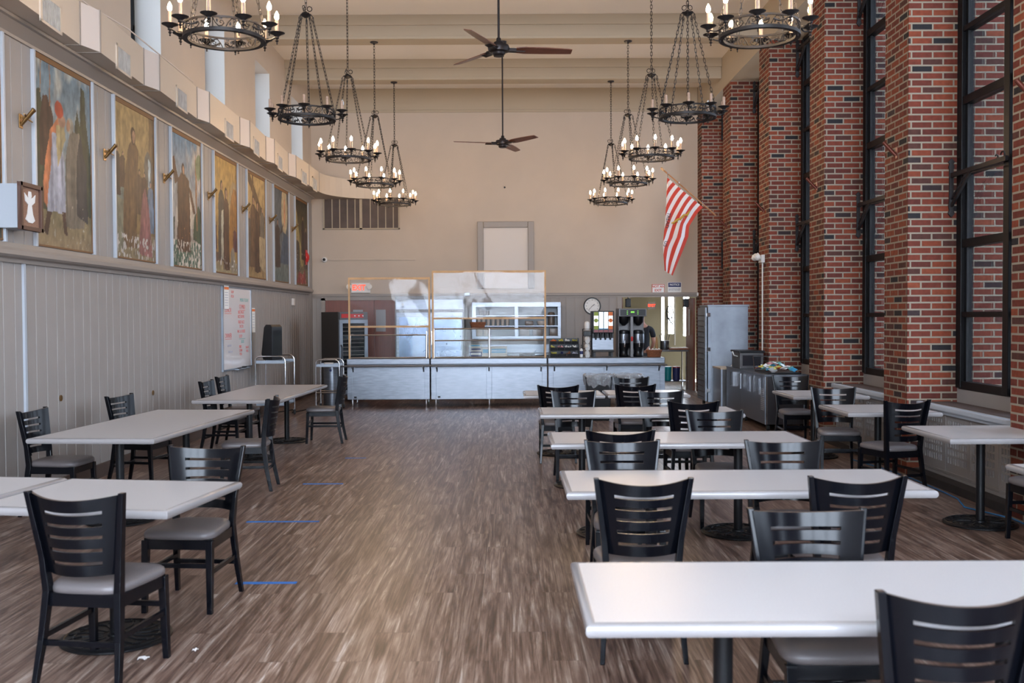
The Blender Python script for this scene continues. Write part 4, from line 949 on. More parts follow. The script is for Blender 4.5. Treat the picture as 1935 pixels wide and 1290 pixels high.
# vertical raceway on the left panelling
mb = MB(); mb.box(0, 0.022, -0.018, 0.018, 0.5, 2.24); mb.box(0, 0.026, -0.022, 0.022, 0.47, 0.5); mb.box(0.0, 0.016, 0.01, 0.036, 0.0, 0.47)
tag(mb.build('wall_raceway', 'pale_edge', loc=(XL, 9.06, 0)), 'pale vertical raceway down the grey panelling', 'raceway')
for y, z, n in ((9.78, 0.92, 'nearer'), (12.3, 0.78, 'farther')):
    mb = MB(); R_ = Matrix.Rotation(PI / 2, 4, 'Y'); mb.lathe([(0.001, 0.0), (0.022, 0.0), (0.03, 0.002), (0.032, 0.006), (0.03, 0.009)], (0, 0, 0), 14, mtx=R_); mb.lathe([(0.001, 0.004), (0.021, 0.004)], (0, 0, 0), 12, mi=1, mtx=R_, cap=False)
    tag(mb.build('wall_jack', ['brass', 'black_ink'], loc=(XL, y, z)), '%s small dark hole with brass rim in the grey panelling' % n, 'wall fitting')
# boxed angel cut-out
t = thing('shadow_box', 'small boxed brown frame with a white angel cut-out', 'picture', (XL, 8.80, 2.68))
MB().box(0, 0.19, -0.18, 0.18, -0.19, 0.19).build('case', 'pale_edge', t)
mb = MB()
for a0, a1, b0, b1 in ((-0.2, 0.2, 0.17, 0.205), (-0.2, 0.2, -0.205, -0.17), (-0.2, -0.165, -0.205, 0.205), (0.165, 0.2, -0.205, 0.205)): mb.box(0.19, 0.225, a0, a1, b0, b1)
mb.build('frame', mat('dark_brown_wood', lin(84, 56, 44), 0.5), t, bevel=0.003)
MB().box(0.19, 0.2, -0.17, 0.17, -0.175, 0.175).build('backing', 'burlap', t)
ang = [(-0.02, 0.14), (0.02, 0.14), (0.03, 0.1), (0.015, 0.075), (0.05, 0.09), (0.10, 0.12), (0.085, 0.05), (0.03, 0.02), (0.05, -0.06), (0.085, -0.11), (0.04, -0.135), (-0.03, -0.135), (-0.085, -0.11), (-0.05, -0.06), (-0.03, 0.02), (-0.085, 0.05), (-0.10, 0.12), (-0.05, 0.09), (-0.015, 0.075), (-0.03, 0.1)]
MB().extrude(ang, 0.2, 0.206, 'x').build('angel_cutout', 'paper', t)
t = thing('fire_alarm', 'red fire alarm at the far end of the painting ledge', 'alarm', (-4.42, 21.6, 3.0))
MB().lathe([(0.001, 0.0), (0.12, 0.0), (0.14, 0.02), (0.13, 0.05), (0.06, 0.09), (0.001, 0.095)], (0, 0, 0), 22, mtx=Matrix.Rotation(PI / 2, 4, 'Y')).build('bell', 'red', t, smooth=True)
t.scale = (0.7, 0.6, 0.8)
MB().box(0, 0.02, -0.12, 0.12, -0.2, 0.2, bev=0.004).build('back_plate', 'red', t)

# ------------------------------------------------------------------ serving line
CD = 18.85
def unit(px0, px1, label, extend=0.0):
    x0, x1 = GX(px0, CD), GX(px1, CD); w = x1 - x0; t = thing('serving_counter', label, 'counter', (x0, CD, 0), 0, 'stainless serving counters')
    mb = MB(); mb.box(0.02, w - 0.02, 0.03, 0.72, 0.16, 0.80)
    mb.box(0.005, 0.10, 0.0, 0.04, 0.14, 0.80); mb.box(w - 0.10, w - 0.005, 0.0, 0.04, 0.14, 0.80); mb.box(0.005, w - 0.005, 0.012, 0.04, 0.14, 0.80)
    if w > 1.8: mb.box(w / 2 - 0.05, w / 2 + 0.05, 0.0, 0.04, 0.14, 0.80)
    mb.build('body', 'steel', t, bevel=0.003)
    MB().box(-0.005, w - 0.003, -0.01, 0.78, 0.80, 0.915, bev=0.012).build('top', 'steel', t)
    mb = MB()
    for k in range(3): mb.tube([(-extend, -0.10 - 0.09 * k, 0.785), (w - 0.002, -0.10 - 0.09 * k, 0.785)], 0.014, 8)
    mb.build('tray_rail', 'steel', t, smooth=True)
    for xx in [0.12, w - 0.12] + ([w / 2] if w > 1.8 else []):
        mb = MB(); mb.extrude([(0.01, 0.66), (0.01, 0.77), (-0.30, 0.775), (-0.30, 0.765), (-0.08, 0.74)], xx - 0.012, xx + 0.012, 'x'); mb.build('rail_bracket', 'steel', t)
    for xx in [0.09, w - 0.08] + ([w / 2] if w > 1.8 else []):
        for yy in (0.09, 0.66):
            MB().lathe([(0.012, 0), (0.019, 0.02), (0.021, 0.06), (0.021, 0.16)], (xx, yy, 0), 12).build('leg', 'chrome', t, smooth=True)
    MB().box(0.13, 0.18, 0.004, 0.02, 0.165, 0.20, bev=0.003).build('socket', 'black_plastic', t)
    return t
unit(655, 812, 'left stainless serving counter under the lower plastic screen', 0.1)
unit(813.5, 1034, 'middle stainless serving counter under the taller plastic screen')
unit(1035.5, 1257, 'right stainless serving counter holding the coffee and juice machines')
CT = 0.917
def guard(px0, px1, py, label, shelves):
    x0, x1 = GX(px0, CD + .1), GX(px1, CD + .1); w = x1 - x0; zt = GZ((px0 + px1) / 2, py, CD + .1) - CT
    t = thing('sneeze_guard', label, 'sneeze guard', (x0, CD + 0.1, CT), 0)
    for xx in [0.0, w] + ([w / 2] if shelves else []):
        mb = MB(); mb.tube([(xx, -0.02, 0), (xx, 0.02, zt)], 0.02, 10); mb.lathe([(0.035, 0), (0.035, 0.012)], (xx, -0.02, 0), 12); mb.tube([(xx, 0.02, zt), (xx, 0.36, zt + 0.01)], 0.014, 8); mb.build('post', 'chrome', t, smooth=True)
    for n_r, z_r in enumerate([zt, 0.012] + ([zt - 0.22] if shelves else [])):
        MB().tube([(0, 0.02 - 0.04 * (1 - z_r / zt), z_r), (w, 0.02 - 0.04 * (1 - z_r / zt), z_r)], 0.013, 8).build('rail', 'chrome', t, smooth=True)
    MB().extrude([(-0.015, 0.03), (-0.009, 0.03), (0.016, zt - 0.01), (0.010, zt - 0.01)], 0.03, w - 0.03, 'x').build('glass', 'clear', t)
    if shelves:
        MB().box(0, w, 0.03, 0.36, zt - 0.005, zt + 0.001).build('shelf', 'clear', t); MB().box(0, w, 0.03, 0.30, zt - 0.225, zt - 0.219).build('shelf', 'clear', t)
        MB().tube([(0, 0.36, zt), (w, 0.36, zt)], 0.011, 8).build('rail', 'chrome', t, smooth=True)
guard(661, 806, 633, 'low framed sneeze guard on the left counter', False)
guard(820, 1029, 621, 'two-shelf chrome sneeze guard on the middle counter', True)
def screen(px0, px1, pt, pm, label):
    D = CD + 0.03; x0, x1 = GX(px0, D), GX(px1, D); w = x1 - x0; zt = GZ((px0 + px1) / 2, pt, D) - CT; zm = GZ((px0 + px1) / 2, pm, D) - CT
    t = thing('plastic_screen', label, 'screen', (x0, D, CT), 0, 'batten framed plastic screens')
    mb = MB(); mb.box(-0.01, 0.022, 0, 0.03, 0, zt + 0.02); mb.build('batten', 'pine', t); mb = MB(); mb.box(w - 0.022, w + 0.01, 0, 0.03, 0, zt + 0.02); mb.build('batten', 'pine', t)
    MB().box(0.022, w - 0.022, 0, 0.03, zt - 0.022, zt + 0.02).build('batten', 'pine', t); MB().box(0.022, w - 0.022, 0, 0.03, zm - 0.018, zm + 0.018).build('batten', 'pine', t)
    def fn(u, v):
        sag = 0.006 * math.sin(u * PI * 3) * v + 0.006 * math.sin(u * 17 + 3 * v + 2.5 * math.sin(u * 5)) * max(0, v - 0.6) + 0.002 * math.sin((u * 2 + v) * 7)
        return (0.02 + u * (w - 0.04), 0.012 + sag * 0.7 - 0.012, zm + (zt - zm) * v)
    MB().grid(fn, 48, 24).build('film', 'film', t, smooth='full')
screen(659.5, 812, 526, 617, 'lower wood framed clear plastic screen over the left counter')
screen(817.5, 1031, 513, 601, 'taller wood framed clear plastic screen over the middle counter')
# things on the counters
def lug(t, *a): return t
t = thing('bread_basket', 'brown wicker basket on the glass shelf of the middle counter', 'basket', (GX(903, 19.1), 19.1, GZ(903, 618.5, 19.1)))
def basket(t, w, d, h):
    mb = MB(); n = 28
    for q, (sc, z) in enumerate([(0.78, 0), (0.82, h * .2), (0.86, h * .4), (0.90, h * .6), (0.95, h * .8), (1.0, h)]):
        mb.tube([(sc * w * math.cos(2 * PI * k / n), sc * d * math.sin(2 * PI * k / n), z + (0.003 if (k + q) % 2 else 0)) for k in range(n)], h * .13, 5, closed=True)
    mb.lathe([(0.001, 0.0), (0.78 * w, 0.0)], (0, 0, 0), n, mtx=Matrix.Scale(d / w, 4, (0, 1, 0)))
    mb.build('woven_body', 'wicker', t, smooth=True)
basket(t, 0.15, 0.09, 0.09)
def carton(px0, px1, py0, py1, D, dep, m, label, band=None, name='carton', txt=None):
    x0, x1, z0, z1 = GX(px0, D), GX(px1, D), GZ(px0, py1, D), GZ(px0, py0, D)
    t = thing(name, label, 'box', ((x0 + x1) / 2, D, z0)); w = (x1 - x0) / 2
    MB().box(-w, w, 0, dep, 0, z1 - z0, bev=0.003).build('box', m, t)
    if band: MB().box(-w * .85, w * .85, -0.003, 0.0, (z1 - z0) * .4, (z1 - z0) * .8).build('printed_band', band, t)
    if txt: text('lettering', txt, (z1 - z0) * 0.2, (0, -0.004, (z1 - z0) * .6), RB, 'paper', t)
    return t
carton(888, 910, 664.5, 674.3, 19.25, 0.14, 'navy', 'navy and white glove box, lowest of the small stack', 'paper')
carton(889, 910, 656.5, 664.3, 19.25, 0.14, 'carton', 'pale glove box, middle of the small stack', 'navy')
carton(888, 909, 650.5, 656.3, 19.25, 0.14, 'carton', 'pale glove box, topmost of the small stack', 'blue_print')
carton(911, 925, 656, 674.3, 19.25, 0.2, 'carton', 'plain pale carton wedged between the boxes', 'blue_print')
carton(926, 958, 655, 674.3, 19.25, 0.25, 'carton', 'pale carton with blue band on the middle counter', 'blue_print', txt='SANDWICH BAGS')
t = thing('frying_pan', 'shallow steel pan with upright spoon on the middle counter', 'pan', (GX(996, 19.2), 19.2, CT + 0.001))
MB().lathe([(0.13, 0), (0.145, 0.005), (0.152, 0.065), (0.156, 0.066), (0.149, 0.062), (0.14, 0.01), (0.001, 0.01)], (0, 0, 0), 28, cap=False).build('bowl', 'steel_dark', t, smooth=True)
MB().tube([(0.05, -0.02, 0.03), (0.13, -0.02, 0.09), (0.17, -0.02, 0.125)], 0.007, 6).build('spoon', 'black_plastic', t)
t = thing('serving_tray', 'flat tray beside the pan on the middle counter', 'tray', (GX(953, 19.3), 19.3, CT + 0.001))
MB().box(-0.17, 0.17, -0.12, 0.12, 0, 0.014, bev=0.004).build('tray', 'steel_dark', t)
# condiment organiser
t = thing('condiment_organizer', 'black tiered organizer filled with condiment packets', 'organizer', (GX(1067, 19.0), 19.0, CT + 0.001), 0)
W_ = 0.29
MB().extrude([(0, 0), (0.30, 0), (0.30, 0.36), (0.22, 0.36), (0.22, 0.25), (0.12, 0.25), (0.12, 0.13), (0, 0.13)], -W_, -W_ + 0.012, 'x').build('side', 'black_plastic', t)
MB().extrude([(0, 0), (0.30, 0), (0.30, 0.36), (0.22, 0.36), (0.22, 0.25), (0.12, 0.25), (0.12, 0.13), (0, 0.13)], W_ - 0.012, W_, 'x').build('side', 'black_plastic', t)
MB().box(-W_, W_, 0.285, 0.30, 0, 0.36).build('back', 'black_plastic', t)
rc = random.Random(3)
mats_ = [['orange', 'yellow', 'paper', 'yellow'], ['yellow', 'pink', 'paper', 'paper'], ['yellow', 'navy', 'wicker', 'grey_ink']]
for r_ in range(3):
    for c_ in range(4):
        xx = -W_ + 0.02 + c_ * 0.138; zz = 0.245 - r_ * 0.118; yy = 0.19 - r_ * 0.09
        mb = MB(); mb.extrude([(yy - 0.01, zz + 0.06), (yy, zz), (yy + 0.09, zz), (yy + 0.09, zz + 0.008), (yy + 0.008, zz + 0.008), (yy, zz + 0.06)], xx, xx + 0.128, 'x')
        mb.box(xx, xx + 0.006, yy, yy + 0.09, zz, zz + 0.055); mb.box(xx + 0.122, xx + 0.128, yy, yy + 0.09, zz, zz + 0.055)
        b_ = mb.build('bin', 'black_plastic', t)
        mb = MB()
        for q in range(9):
            m_ = Matrix.Translation((xx + 0.02 + rc.random() * 0.09, yy + 0.02 + rc.random() * 0.05, zz + 0.03 + rc.random() * 0.05)) @ Euler((rc.random() * 2, rc.random(), rc.random() * 3)).to_matrix().to_4x4()
            mb.box(-0.028, 0.028, -0.016, 0.016, -0.004, 0.004, mtx=m_)
        tag(mb.build('packets', mats_[r_][c_], b_), kind='stuff')
# lid and cup rack
t = thing('lid_rack', 'tall black wire rack of cups and lids', 'rack', (GX(1110, 19.0), 19.0, CT + 0.001))
mb = MB()
for sx in (-0.085, 0.085):
    for sy in (0, 0.12): mb.tube([(sx, sy, 0), (sx, sy, 0.54)], 0.005, 5)
for z in (0.02, 0.16, 0.30, 0.42, 0.54): mb.tube([(-0.085, 0, z), (0.085, 0, z), (0.085, 0.12, z), (-0.085, 0.12, z)], 0.004, 5, closed=True)
mb.build('wire_frame', 'black_plastic', t, smooth=True)
MB().box(-0.075, 0.075, -0.012, 0.02, 0.40, 0.50, bev=0.01).build('lid_bin', 'black_plastic', t)
MB().lathe([(0.05, 0), (0.052, 0.12), (0.045, 0.15), (0.02, 0.165), (0.001, 0.167)], (0, 0.06, 0.52), 20).build('lid_stack', 'paper', t, smooth=True)
for z in (0.05, 0.19, 0.33):
    m_ = Matrix.Translation((0, 0, z)) @ Matrix.Rotation(PI / 2 - 0.35, 4, 'X')
    mb = MB(); mb.lathe([(0.045, 0.02), (0.05, -0.06), (0.042, -0.12)], (0, 0.06, z + 0.02), 18, mtx=Matrix.Rotation(-PI / 2 + 0.4, 4, 'X')); mb.lathe([(0.001, 0.03), (0.046, 0.03), (0.05, 0.02)], (0, 0.06, z + 0.02), 18, mtx=Matrix.Rotation(PI / 2 - 0.2, 4, 'X'), cap=False)
    tag(mb.build('cup', 'paper', t, smooth=True), 'stack of white cups lying mouth forward')
t = thing('squeeze_bottle', 'small white bottle with blue label beside the organizer', 'bottle', (GX(1098.5, 18.98), 18.98, CT + 0.001))
MB().lathe([(0.028, 0), (0.03, 0.02), (0.03, 0.14), (0.012, 0.17), (0.01, 0.2)], (0, 0, 0), 16).build('body', 'paper', t, smooth=True)
MB().lathe([(0.0305, 0.06), (0.0305, 0.12)], (0, 0, 0), 16).build('label_band', 'navy', t, smooth=True); MB().lathe([(0.013, 0.17), (0.006, 0.24), (0.001, 0.245)], (0, 0, 0), 12).build('cap', 'black_plastic', t, smooth=True)
# juice dispenser
jx0, jx1 = GX(1120, 19.0), GX(1160.5, 19.0); jw = (jx1 - jx0) / 2; jz = GZ(1140, 587.5, 19.0) - CT
t = thing('juice_dispenser', 'juice dispenser with four backlit flavour panels', 'drink dispenser', ((jx0 + jx1) / 2, 19.0, CT + 0.001))
mb = MB(); mb.box(-jw, jw, 0.14, 0.55, 0.12, jz); mb.box(-jw, jw, 0.0, 0.14, 0.46, jz, bev=0.01); mb.build('housing', 'black_plastic', t, bevel=0.004)
for a in (-jw + 0.02, jw - 0.06):
    for b in (0.05, 0.45): MB().box(a, a + 0.04, b, b + 0.04, 0, 0.13).build('foot', 'black_plastic', t)
MB().box(-jw, jw, -0.06, 0.16, 0.10, 0.135, bev=0.01).build('drip_tray', 'black_plastic', t)
MB().box(-jw + 0.005, jw - 0.005, 0.128, 0.14, 0.14, 0.36).build('splash_panel', 'steel', t)
for k, (c1, c2) in enumerate((('green_print', 'lit_panel'), ('lit_panel', 'blue_print'), ('lit_panel', 'blue_print'), ('orange', 'lit_panel'))):
    x0 = -jw + 0.02 + k * (2 * jw - 0.04) / 4 + 0.006; x1 = x0 + (2 * jw - 0.04) / 4 - 0.012
    p = MB().box(x0, x1, -0.006, 0.002, 0.53, jz - 0.02).build('flavour_panel', 'lit_panel', t)
    mb = MB()
    if c1 != 'lit_panel':
        mb.box(x0, x1, -0.009, -0.006, 0.53, 0.60); mb.box(x0, x1, -0.009, -0.006, jz - 0.09, jz - 0.02); mb.lathe([(0.001, 0), (0.04, 0.0), (0.04, 0.003)], ((x0 + x1) / 2, -0.0065, 0.70), 18, mtx=Matrix.Rotation(PI / 2, 4, 'X')); mb.build('print', c1, p)
    else: mb.box(x0, x1, -0.009, -0.006, 0.53, 0.55); mb.box(x0, x0 + 0.008, -0.009, -0.006, 0.55, jz - 0.02); mb.build('print', c2, p)
    q = MB().box(x0, x1, -0.008, 0.0, 0.475, 0.52).build('push_button', 'maroon', t)
    mb = MB(); mb.lathe([(0.014, 0.33), (0.02, 0.38), (0.03, 0.46)], ((x0 + x1) / 2, 0.06, 0), 12); mb.build('nozzle', 'black_plastic', t, smooth=True)
    MB().box((x0 + x1) / 2 - 0.006, (x0 + x1) / 2 + 0.006, 0.02, 0.03, 0.34, 0.46).build('lever', 'black_plastic', t)
# coffee brewer and two urns
bx0, bx1 = GX(1169, 19.05), GX(1222, 19.05); bw = (bx1 - bx0) / 2; bz = GZ(1195, 582.5, 19.05) - CT
t = thing('coffee_brewer', 'twin coffee brewer with lit green display', 'coffee machine', ((bx0 + bx1) / 2, 19.05, CT + 0.001))
mb = MB(); mb.box(-bw, bw, 0.0, 0.5, bz - 0.155, bz, bev=0.008); mb.box(-0.035, 0.02, 0.05, 0.14, 0.0, bz - 0.15); mb.box(-bw, bw, 0.42, 0.5, 0.0, bz - 0.15); mb.box(-bw, -bw + 0.012, 0.02, 0.45, 0, bz - 0.15); mb.build('body', 'steel_dark', t, bevel=0.003)
p = MB().box(-bw + 0.03, bw - 0.02, -0.006, 0.0, bz - 0.14, bz - 0.02).build('control_panel', 'black_plastic', t)
MB().box(-0.035, 0.035, -0.01, -0.006, bz - 0.085, bz - 0.055).build('display', 'screen_green', p)
for sx in (-0.1, 0.1):
    for q in range(3): MB().box(sx - 0.012, sx + 0.012, -0.01, -0.006, bz - 0.055 - q * 0.03, bz - 0.045 - q * 0.03).build('button', 'screen_green', p)
for sx in (-0.15, 0.13): MB().lathe([(0.03, bz - 0.33), (0.09, bz - 0.27), (0.115, bz - 0.17), (0.115, bz - 0.155)], (sx, 0.17, 0), 24).build('brew_basket', 'black_plastic', t, smooth=True)
MB().lathe([(0.014, 0.30), (0.022, 0.33), (0.022, 0.37), (0.012, 0.39)], (-0.008, 0.03, 0), 12).build('tap_knob', 'red', t, smooth=True)
for sx, nm in ((-0.15, 'left'), (0.13, 'right')):
    u = thing('coffee_urn', '%s black and steel coffee urn under the brewer' % nm, 'urn', ((bx0 + bx1) / 2 + sx, 19.22, CT + 0.002), 0, 'coffee urns')
    MB().lathe([(0.09, 0), (0.10, 0.02), (0.085, 0.05), (0.08, 0.12), (0.105, 0.18), (0.112, 0.26)], (0, 0, 0), 26).build('base', 'black_plastic', u, smooth=True)
    MB().lathe([(0.113, 0.26), (0.115, 0.27), (0.115, 0.43), (0.113, 0.44)], (0, 0, 0), 28, cap=False).build('band', 'steel', u, smooth=True)
    MB().lathe([(0.113, 0.44), (0.118, 0.46), (0.11, 0.50), (0.06, 0.515), (0.001, 0.518)], (0, 0, 0), 26).build('lid', 'black_plastic', u, smooth=True)
    mb = MB(); mb.tube([(0, -0.11, 0.24), (0, -0.16, 0.24), (0, -0.165, 0.19)], 0.012, 8); mb.box(-0.008, 0.008, -0.17, -0.15, 0.24, 0.31); mb.tube([(0, -0.117, 0.27), (0, -0.12, 0.42)], 0.008, 8)
    mb.build('tap', 'chrome', u, smooth=True)
t = thing('napkin_basket', 'wicker basket of wrapped cutlery at the counter end', 'basket', (GX(1236, 19.05), 19.05, CT + 0.001)); basket(t, 0.145, 0.09, 0.12)
mb = MB(); rc = random.Random(5)
for q in range(12):
    m_ = Matrix.Translation((rc.uniform(-0.09, 0.09), rc.uniform(-0.04, 0.04), 0.12)) @ Euler((rc.uniform(-.6, .6), rc.uniform(-1, 1), rc.random() * 3)).to_matrix().to_4x4(); mb.box(-0.05, 0.05, -0.01, 0.01, -0.008, 0.008, mtx=m_)
tag(mb.build('cutlery_packets', 'paper', t), kind='stuff')
# bins
for px, D, nm in ((1130, 16.3, 'left'), (1187, 16.35, 'right')):
    t = thing('trash_bin', '%s black bin with a clear liner before the counter' % nm, 'bin', (GX(px, D), D, 0), 0, 'lined bins before the counter')
    mb = MB(); V = []
    for w_, z in ((0.17, 0), (0.215, 0.68), (0.225, 0.69), (0.225, 0.72), (0.205, 0.72), (0.16, 0.03)):
        V.append([mb.bm.verts.new((a * w_, b * w_ * 0.8, z)) for a, b in ((-1, -1), (1, -1), (1, 1), (-1, 1))])
    for A, B in zip(V, V[1:]):
        for k in range(4): mb.bm.faces.new((A[k], A[(k + 1) % 4], B[(k + 1) % 4], B[k]))
    mb.bm.faces.new(V[0][::-1]); mb.bm.faces.new(V[-1])
    mb.build('body', 'black_plastic', t, bevel=0.01)
    rc = random.Random(int(px)); n = 44; prof = [(0.98, 0.58), (1.06, 0.66), (1.07, 0.735), (1.0, 0.752), (0.93, 0.735), (0.88, 0.6)]
    mb = MB(); rings = []
    for sc, z in prof:
        ring = []
        for k in range(n):
            a = 2 * PI * k / n; c, s = math.cos(a), math.sin(a); p_ = 4.5; c = math.copysign(abs(c) ** (2 / p_), c); s = math.copysign(abs(s) ** (2 / p_), s)
            j = 1 + (0.035 * math.sin(k * 2.3 + px) + rc.uniform(-0.02, 0.02)) * (1 if sc > 1 else .5)
            ring.append(mb.bm.verts.new((c * 0.228 * sc * j, s * 0.185 * sc * j, z + rc.uniform(-0.012, 0.012) - (0.05 * (rc.random() ** 2) if z < 0.6 else 0))))
        rings.append(ring)
    for A, B in zip(rings, rings[1:]):
        for k in range(n): mb.bm.faces.new((A[k], A[(k + 1) % n], B[(k + 1) % n], B[k]))
    mb.build('liner', 'bag_clear', t, smooth='full')

# ------------------------------------------------------------------ behind the counter, along the back wall
def bpx(px0, px1, py0, py1, D): return GX(px0, D), GX(px1, D), GZ((px0 + px1) / 2, py1, D), GZ((px0 + px1) / 2, py0, D)
# refrigerator
x0, x1, z0, z1 = bpx(747, 877, 559, 700, 21.3); w = x1 - x0
t = thing('refrigerator', 'two-door stainless reach-in refrigerator behind the left screens', 'refrigerator', (x0, 21.3, 0))
mb = MB(); mb.box(0, w, 0.0, 0.8, 0.12, z1 - 0.02); mb.box(0, w, -0.03, 0.0, z1 - 0.06, z1); mb.box(0, 0.02, -0.03, 0, 0.12, z1); mb.box(w - 0.02, w, -0.03, 0, 0.12, z1)
mb.build('cabinet', 'steel_dark', t)
MB().box(0.02, w - 0.02, -0.035, -0.002, z1 - 0.29, z1 - 0.075, bev=0.004).build('header_panel', 'steel', t)
MB().box(0.06, 0.27, -0.04, -0.035, z1 - 0.125, z1 - 0.085).build('badge', 'black_plastic', t)
text('lettering', 'Continental', 0.038, (0.165, -0.041, z1 - 0.105), RB, 'paper', t)
MB().lathe([(0.001, 0), (0.028, 0), (0.03, 0.006)], (0.165, -0.036, z1 - 0.18), 16, mtx=Matrix.Rotation(PI / 2, 4, 'X')).build('dial', 'grey_trim', t, smooth=True)
MB().box(0.13, 0.20, -0.04, -0.035, z1 - 0.245, z1 - 0.22).build('thermometer', 'black_plastic', t)
for k in range(2):
    a = 0.025 + k * (w / 2 - 0.01); b = a + w / 2 - 0.045
    d_ = MB().box(a, b, -0.045, -0.005, 0.14, z1 - 0.35, bev=0.006).build('door', 'steel', t)
    MB().box(a + 0.06, b - 0.04, -0.049, -0.045, 0.3, z1 - 0.45).build('door_panel', mat('reflective_steel_%d' % k, lin(112, 124, 142), 0.24, 0.95, noise=0.2, nscale=4), d_)
    MB().box(b - 0.05 if k == 0 else a + 0.02, b - 0.025 if k == 0 else a + 0.045, -0.075, -0.045, 1.1, 1.4, bev=0.004).build('handle', 'chrome', d_)
for k in range(2):
    MB().lathe([(0.02, 0), (0.025, 0.12)], (0.1 + k * (w - 0.2), 0.1, 0), 10).build('leg', 'chrome', t)
# heated holding cabinet, turned towards the aisle
t = thing('holding_cabinet', 'dark upright heated cabinet with red control strip', 'cabinet', (GX(637, 20.0) + 0.12, 20.35, 0), math.radians(38))
mb = MB(); mb.box(-0.33, 0.33, -0.3, 0.42, 0.12, 1.81); mb.build('body', 'steel_dark', t, bevel=0.006)
MB().box(-0.335, -0.33, -0.3, 0.42, 0.12, 1.81).build('side_panel', mat('dark_side', lin(64, 60, 58), 0.5, 0.3), t)
p = MB().box(-0.32, 0.32, -0.33, -0.3, 1.66, 1.80, bev=0.004).build('control_strip', 'steel_dark', t)
MB().box(-0.28, 0.22, -0.335, -0.33, 1.69, 1.77).build('red_panel', 'red', p)
for q in range(3): MB().lathe([(0.016, 0), (0.014, 0.015)], (0.02 + q * 0.09, -0.335, 1.73), 12, mtx=Matrix.Rotation(PI / 2, 4, 'X')).build('knob', 'chrome' if q > 1 else 'paper', p)
d_ = MB()
for a, b, c, e in ((-0.32, 0.32, 1.58, 1.65), (-0.32, 0.32, 0.16, 0.24), (-0.32, -0.25, 0.16, 1.65), (0.25, 0.32, 0.16, 1.65)): d_.box(a, b, -0.33, -0.3, c, e)
d_ = d_.build('door', 'alu', t, bevel=0.002)
MB().box(-0.25, 0.25, -0.315, -0.305, 0.24, 1.58).build('door_glass', mat('dark_glass', lin(26, 30, 34), 0.08, spec=0.7), d_)
mb = MB()
for q in range(16): mb.box(-0.24, 0.24, -0.318, -0.314, 0.30 + q * 0.08, 0.306 + q * 0.08)
mb.build('rack_slide', 'grey_trim', d_)
MB().tube([(-0.29, -0.33, 0.85), (-0.30, -0.38, 0.9), (-0.30, -0.38, 1.1), (-0.29, -0.33, 1.15)], 0.012, 6).build('handle', 'black_plastic', d_, smooth=True)
for a in (-0.27, 0.27):
    for b in (-0.24, 0.34): MB().lathe([(0.001, -0.05), (0.03, -0.045), (0.05, -0.02), (0.05, 0.02), (0.03, 0.045), (0.001, 0.05)], (a, b, 0.06), 14, mtx=Matrix.Rotation(PI / 2, 4, 'Y')).build('caster', 'rubber', t, smooth=True)
# brown double door
x0, x1, z0, z1 = bpx(616, 900, 566, 700, YB)
t = thing('door_1', None, None, (x0, YB - 0.01, 0)); t['kind'] = 'structure'; x1 = GX(800, YB); w = x1 - x0
mb = MB(); mb.box(-0.09, 0, -0.05, 0.01, 0, 2.13); mb.box(-0.09, w + 0.09, -0.05, 0.01, 2.08, 2.14); mb.box(w, w + 0.09, -0.05, 0.01, 0, 2.13); mb.build('door_frame', 'grey_trim', t)
for k in range(2):
    l = MB().box(k * w / 2 + 0.004, (k + 1) * w / 2 - 0.004, -0.035, 0.0, 0.01, 2.08).build('door_leaf', 'brown_door', t)
    c_ = 0.35 if k == 1 else 0.75
    xx = GX(711, YB) - x0 if k == 1 else 0.62
    MB().box(xx, xx + 0.22, -0.042, -0.035, 1.38, 1.87).build('door_glass', mat('grey_lite_%d' % k, lin(150, 152, 156), 0.2), l)
# exit sign
t = thing('exit_sign', 'lit EXIT sign with two lamp heads above the brown doors', 'exit sign', (GX(683, YB), YB, GZ(683, 544, YB)))
MB().box(-0.21, 0.21, -0.07, 0.0, -0.11, 0.11, bev=0.008).build('housing', 'white_plastic', t)
text('lettering', 'EXIT', 0.17, (-0.04, -0.072, 0.0), RB, 'red_light', t, bold=0.006, sx=0.85)
for sx in (-0.26, 0.2): MB().lathe([(0.02, 0.05), (0.05, 0.03), (0.06, -0.02), (0.001, -0.025)], (sx, -0.07, 0.02), 16, mtx=Matrix.Rotation(-PI / 2 - 0.3, 4, 'X')).build('lamp_head', 'white_plastic', t, smooth=True)
# wall shelf cabinet
x0, x1, z0, z1 = bpx(892, 1060, 571, 640, 21.9); w = x1 - x0; h = z1 - z0
t = thing('wall_shelf', 'wide stainless open wall shelf with two bays', 'shelf', (x0, 21.9, z0))
mb = MB(); mb.box(0, w, 0.36, 0.38, 0, h); mb.build('back', mat('bright_back', lin(150, 156, 162), 0.5, 0.1), t)
for a, b, c, e in ((0, w, 0, 0.06), (0, w, h - 0.10, h), (0, 0.09, 0.06, h - 0.1), (w - 0.07, w, 0.06, h - 0.1), (w / 2 - 0.04, w / 2 + 0.04, 0.06, h - 0.1)): mb = MB(); mb.box(a, b, 0, 0.36, c, e); mb.build('frame', 'steel', t, bevel=0.002)
ZSH = [0.27, 0.50]
for a, b in ((0.09, w / 2 - 0.04), (w / 2 + 0.04, w - 0.07)):
    for z in ZSH: MB().box(a, b, 0.02, 0.36, z, z + 0.02).build('shelf_board', 'steel', t)
def onshelf(px, row, name, label, cat, prof, m, group=None, square=None, n=18):
    zz = z0 + [0.06, 0.29, 0.52][row] + 0.001; X_ = GX(px, 22.05)
    if square:
        a, b, hh = square; mb = MB(); mb.box(-a, a, -b, b, 0, hh, bev=0.01)
    else: mb = MB(); mb.lathe(prof, (0, 0, 0), n)
    return tag(mb.build(name, m, loc=(X_, 22.07, zz), smooth=True), label, cat, group)
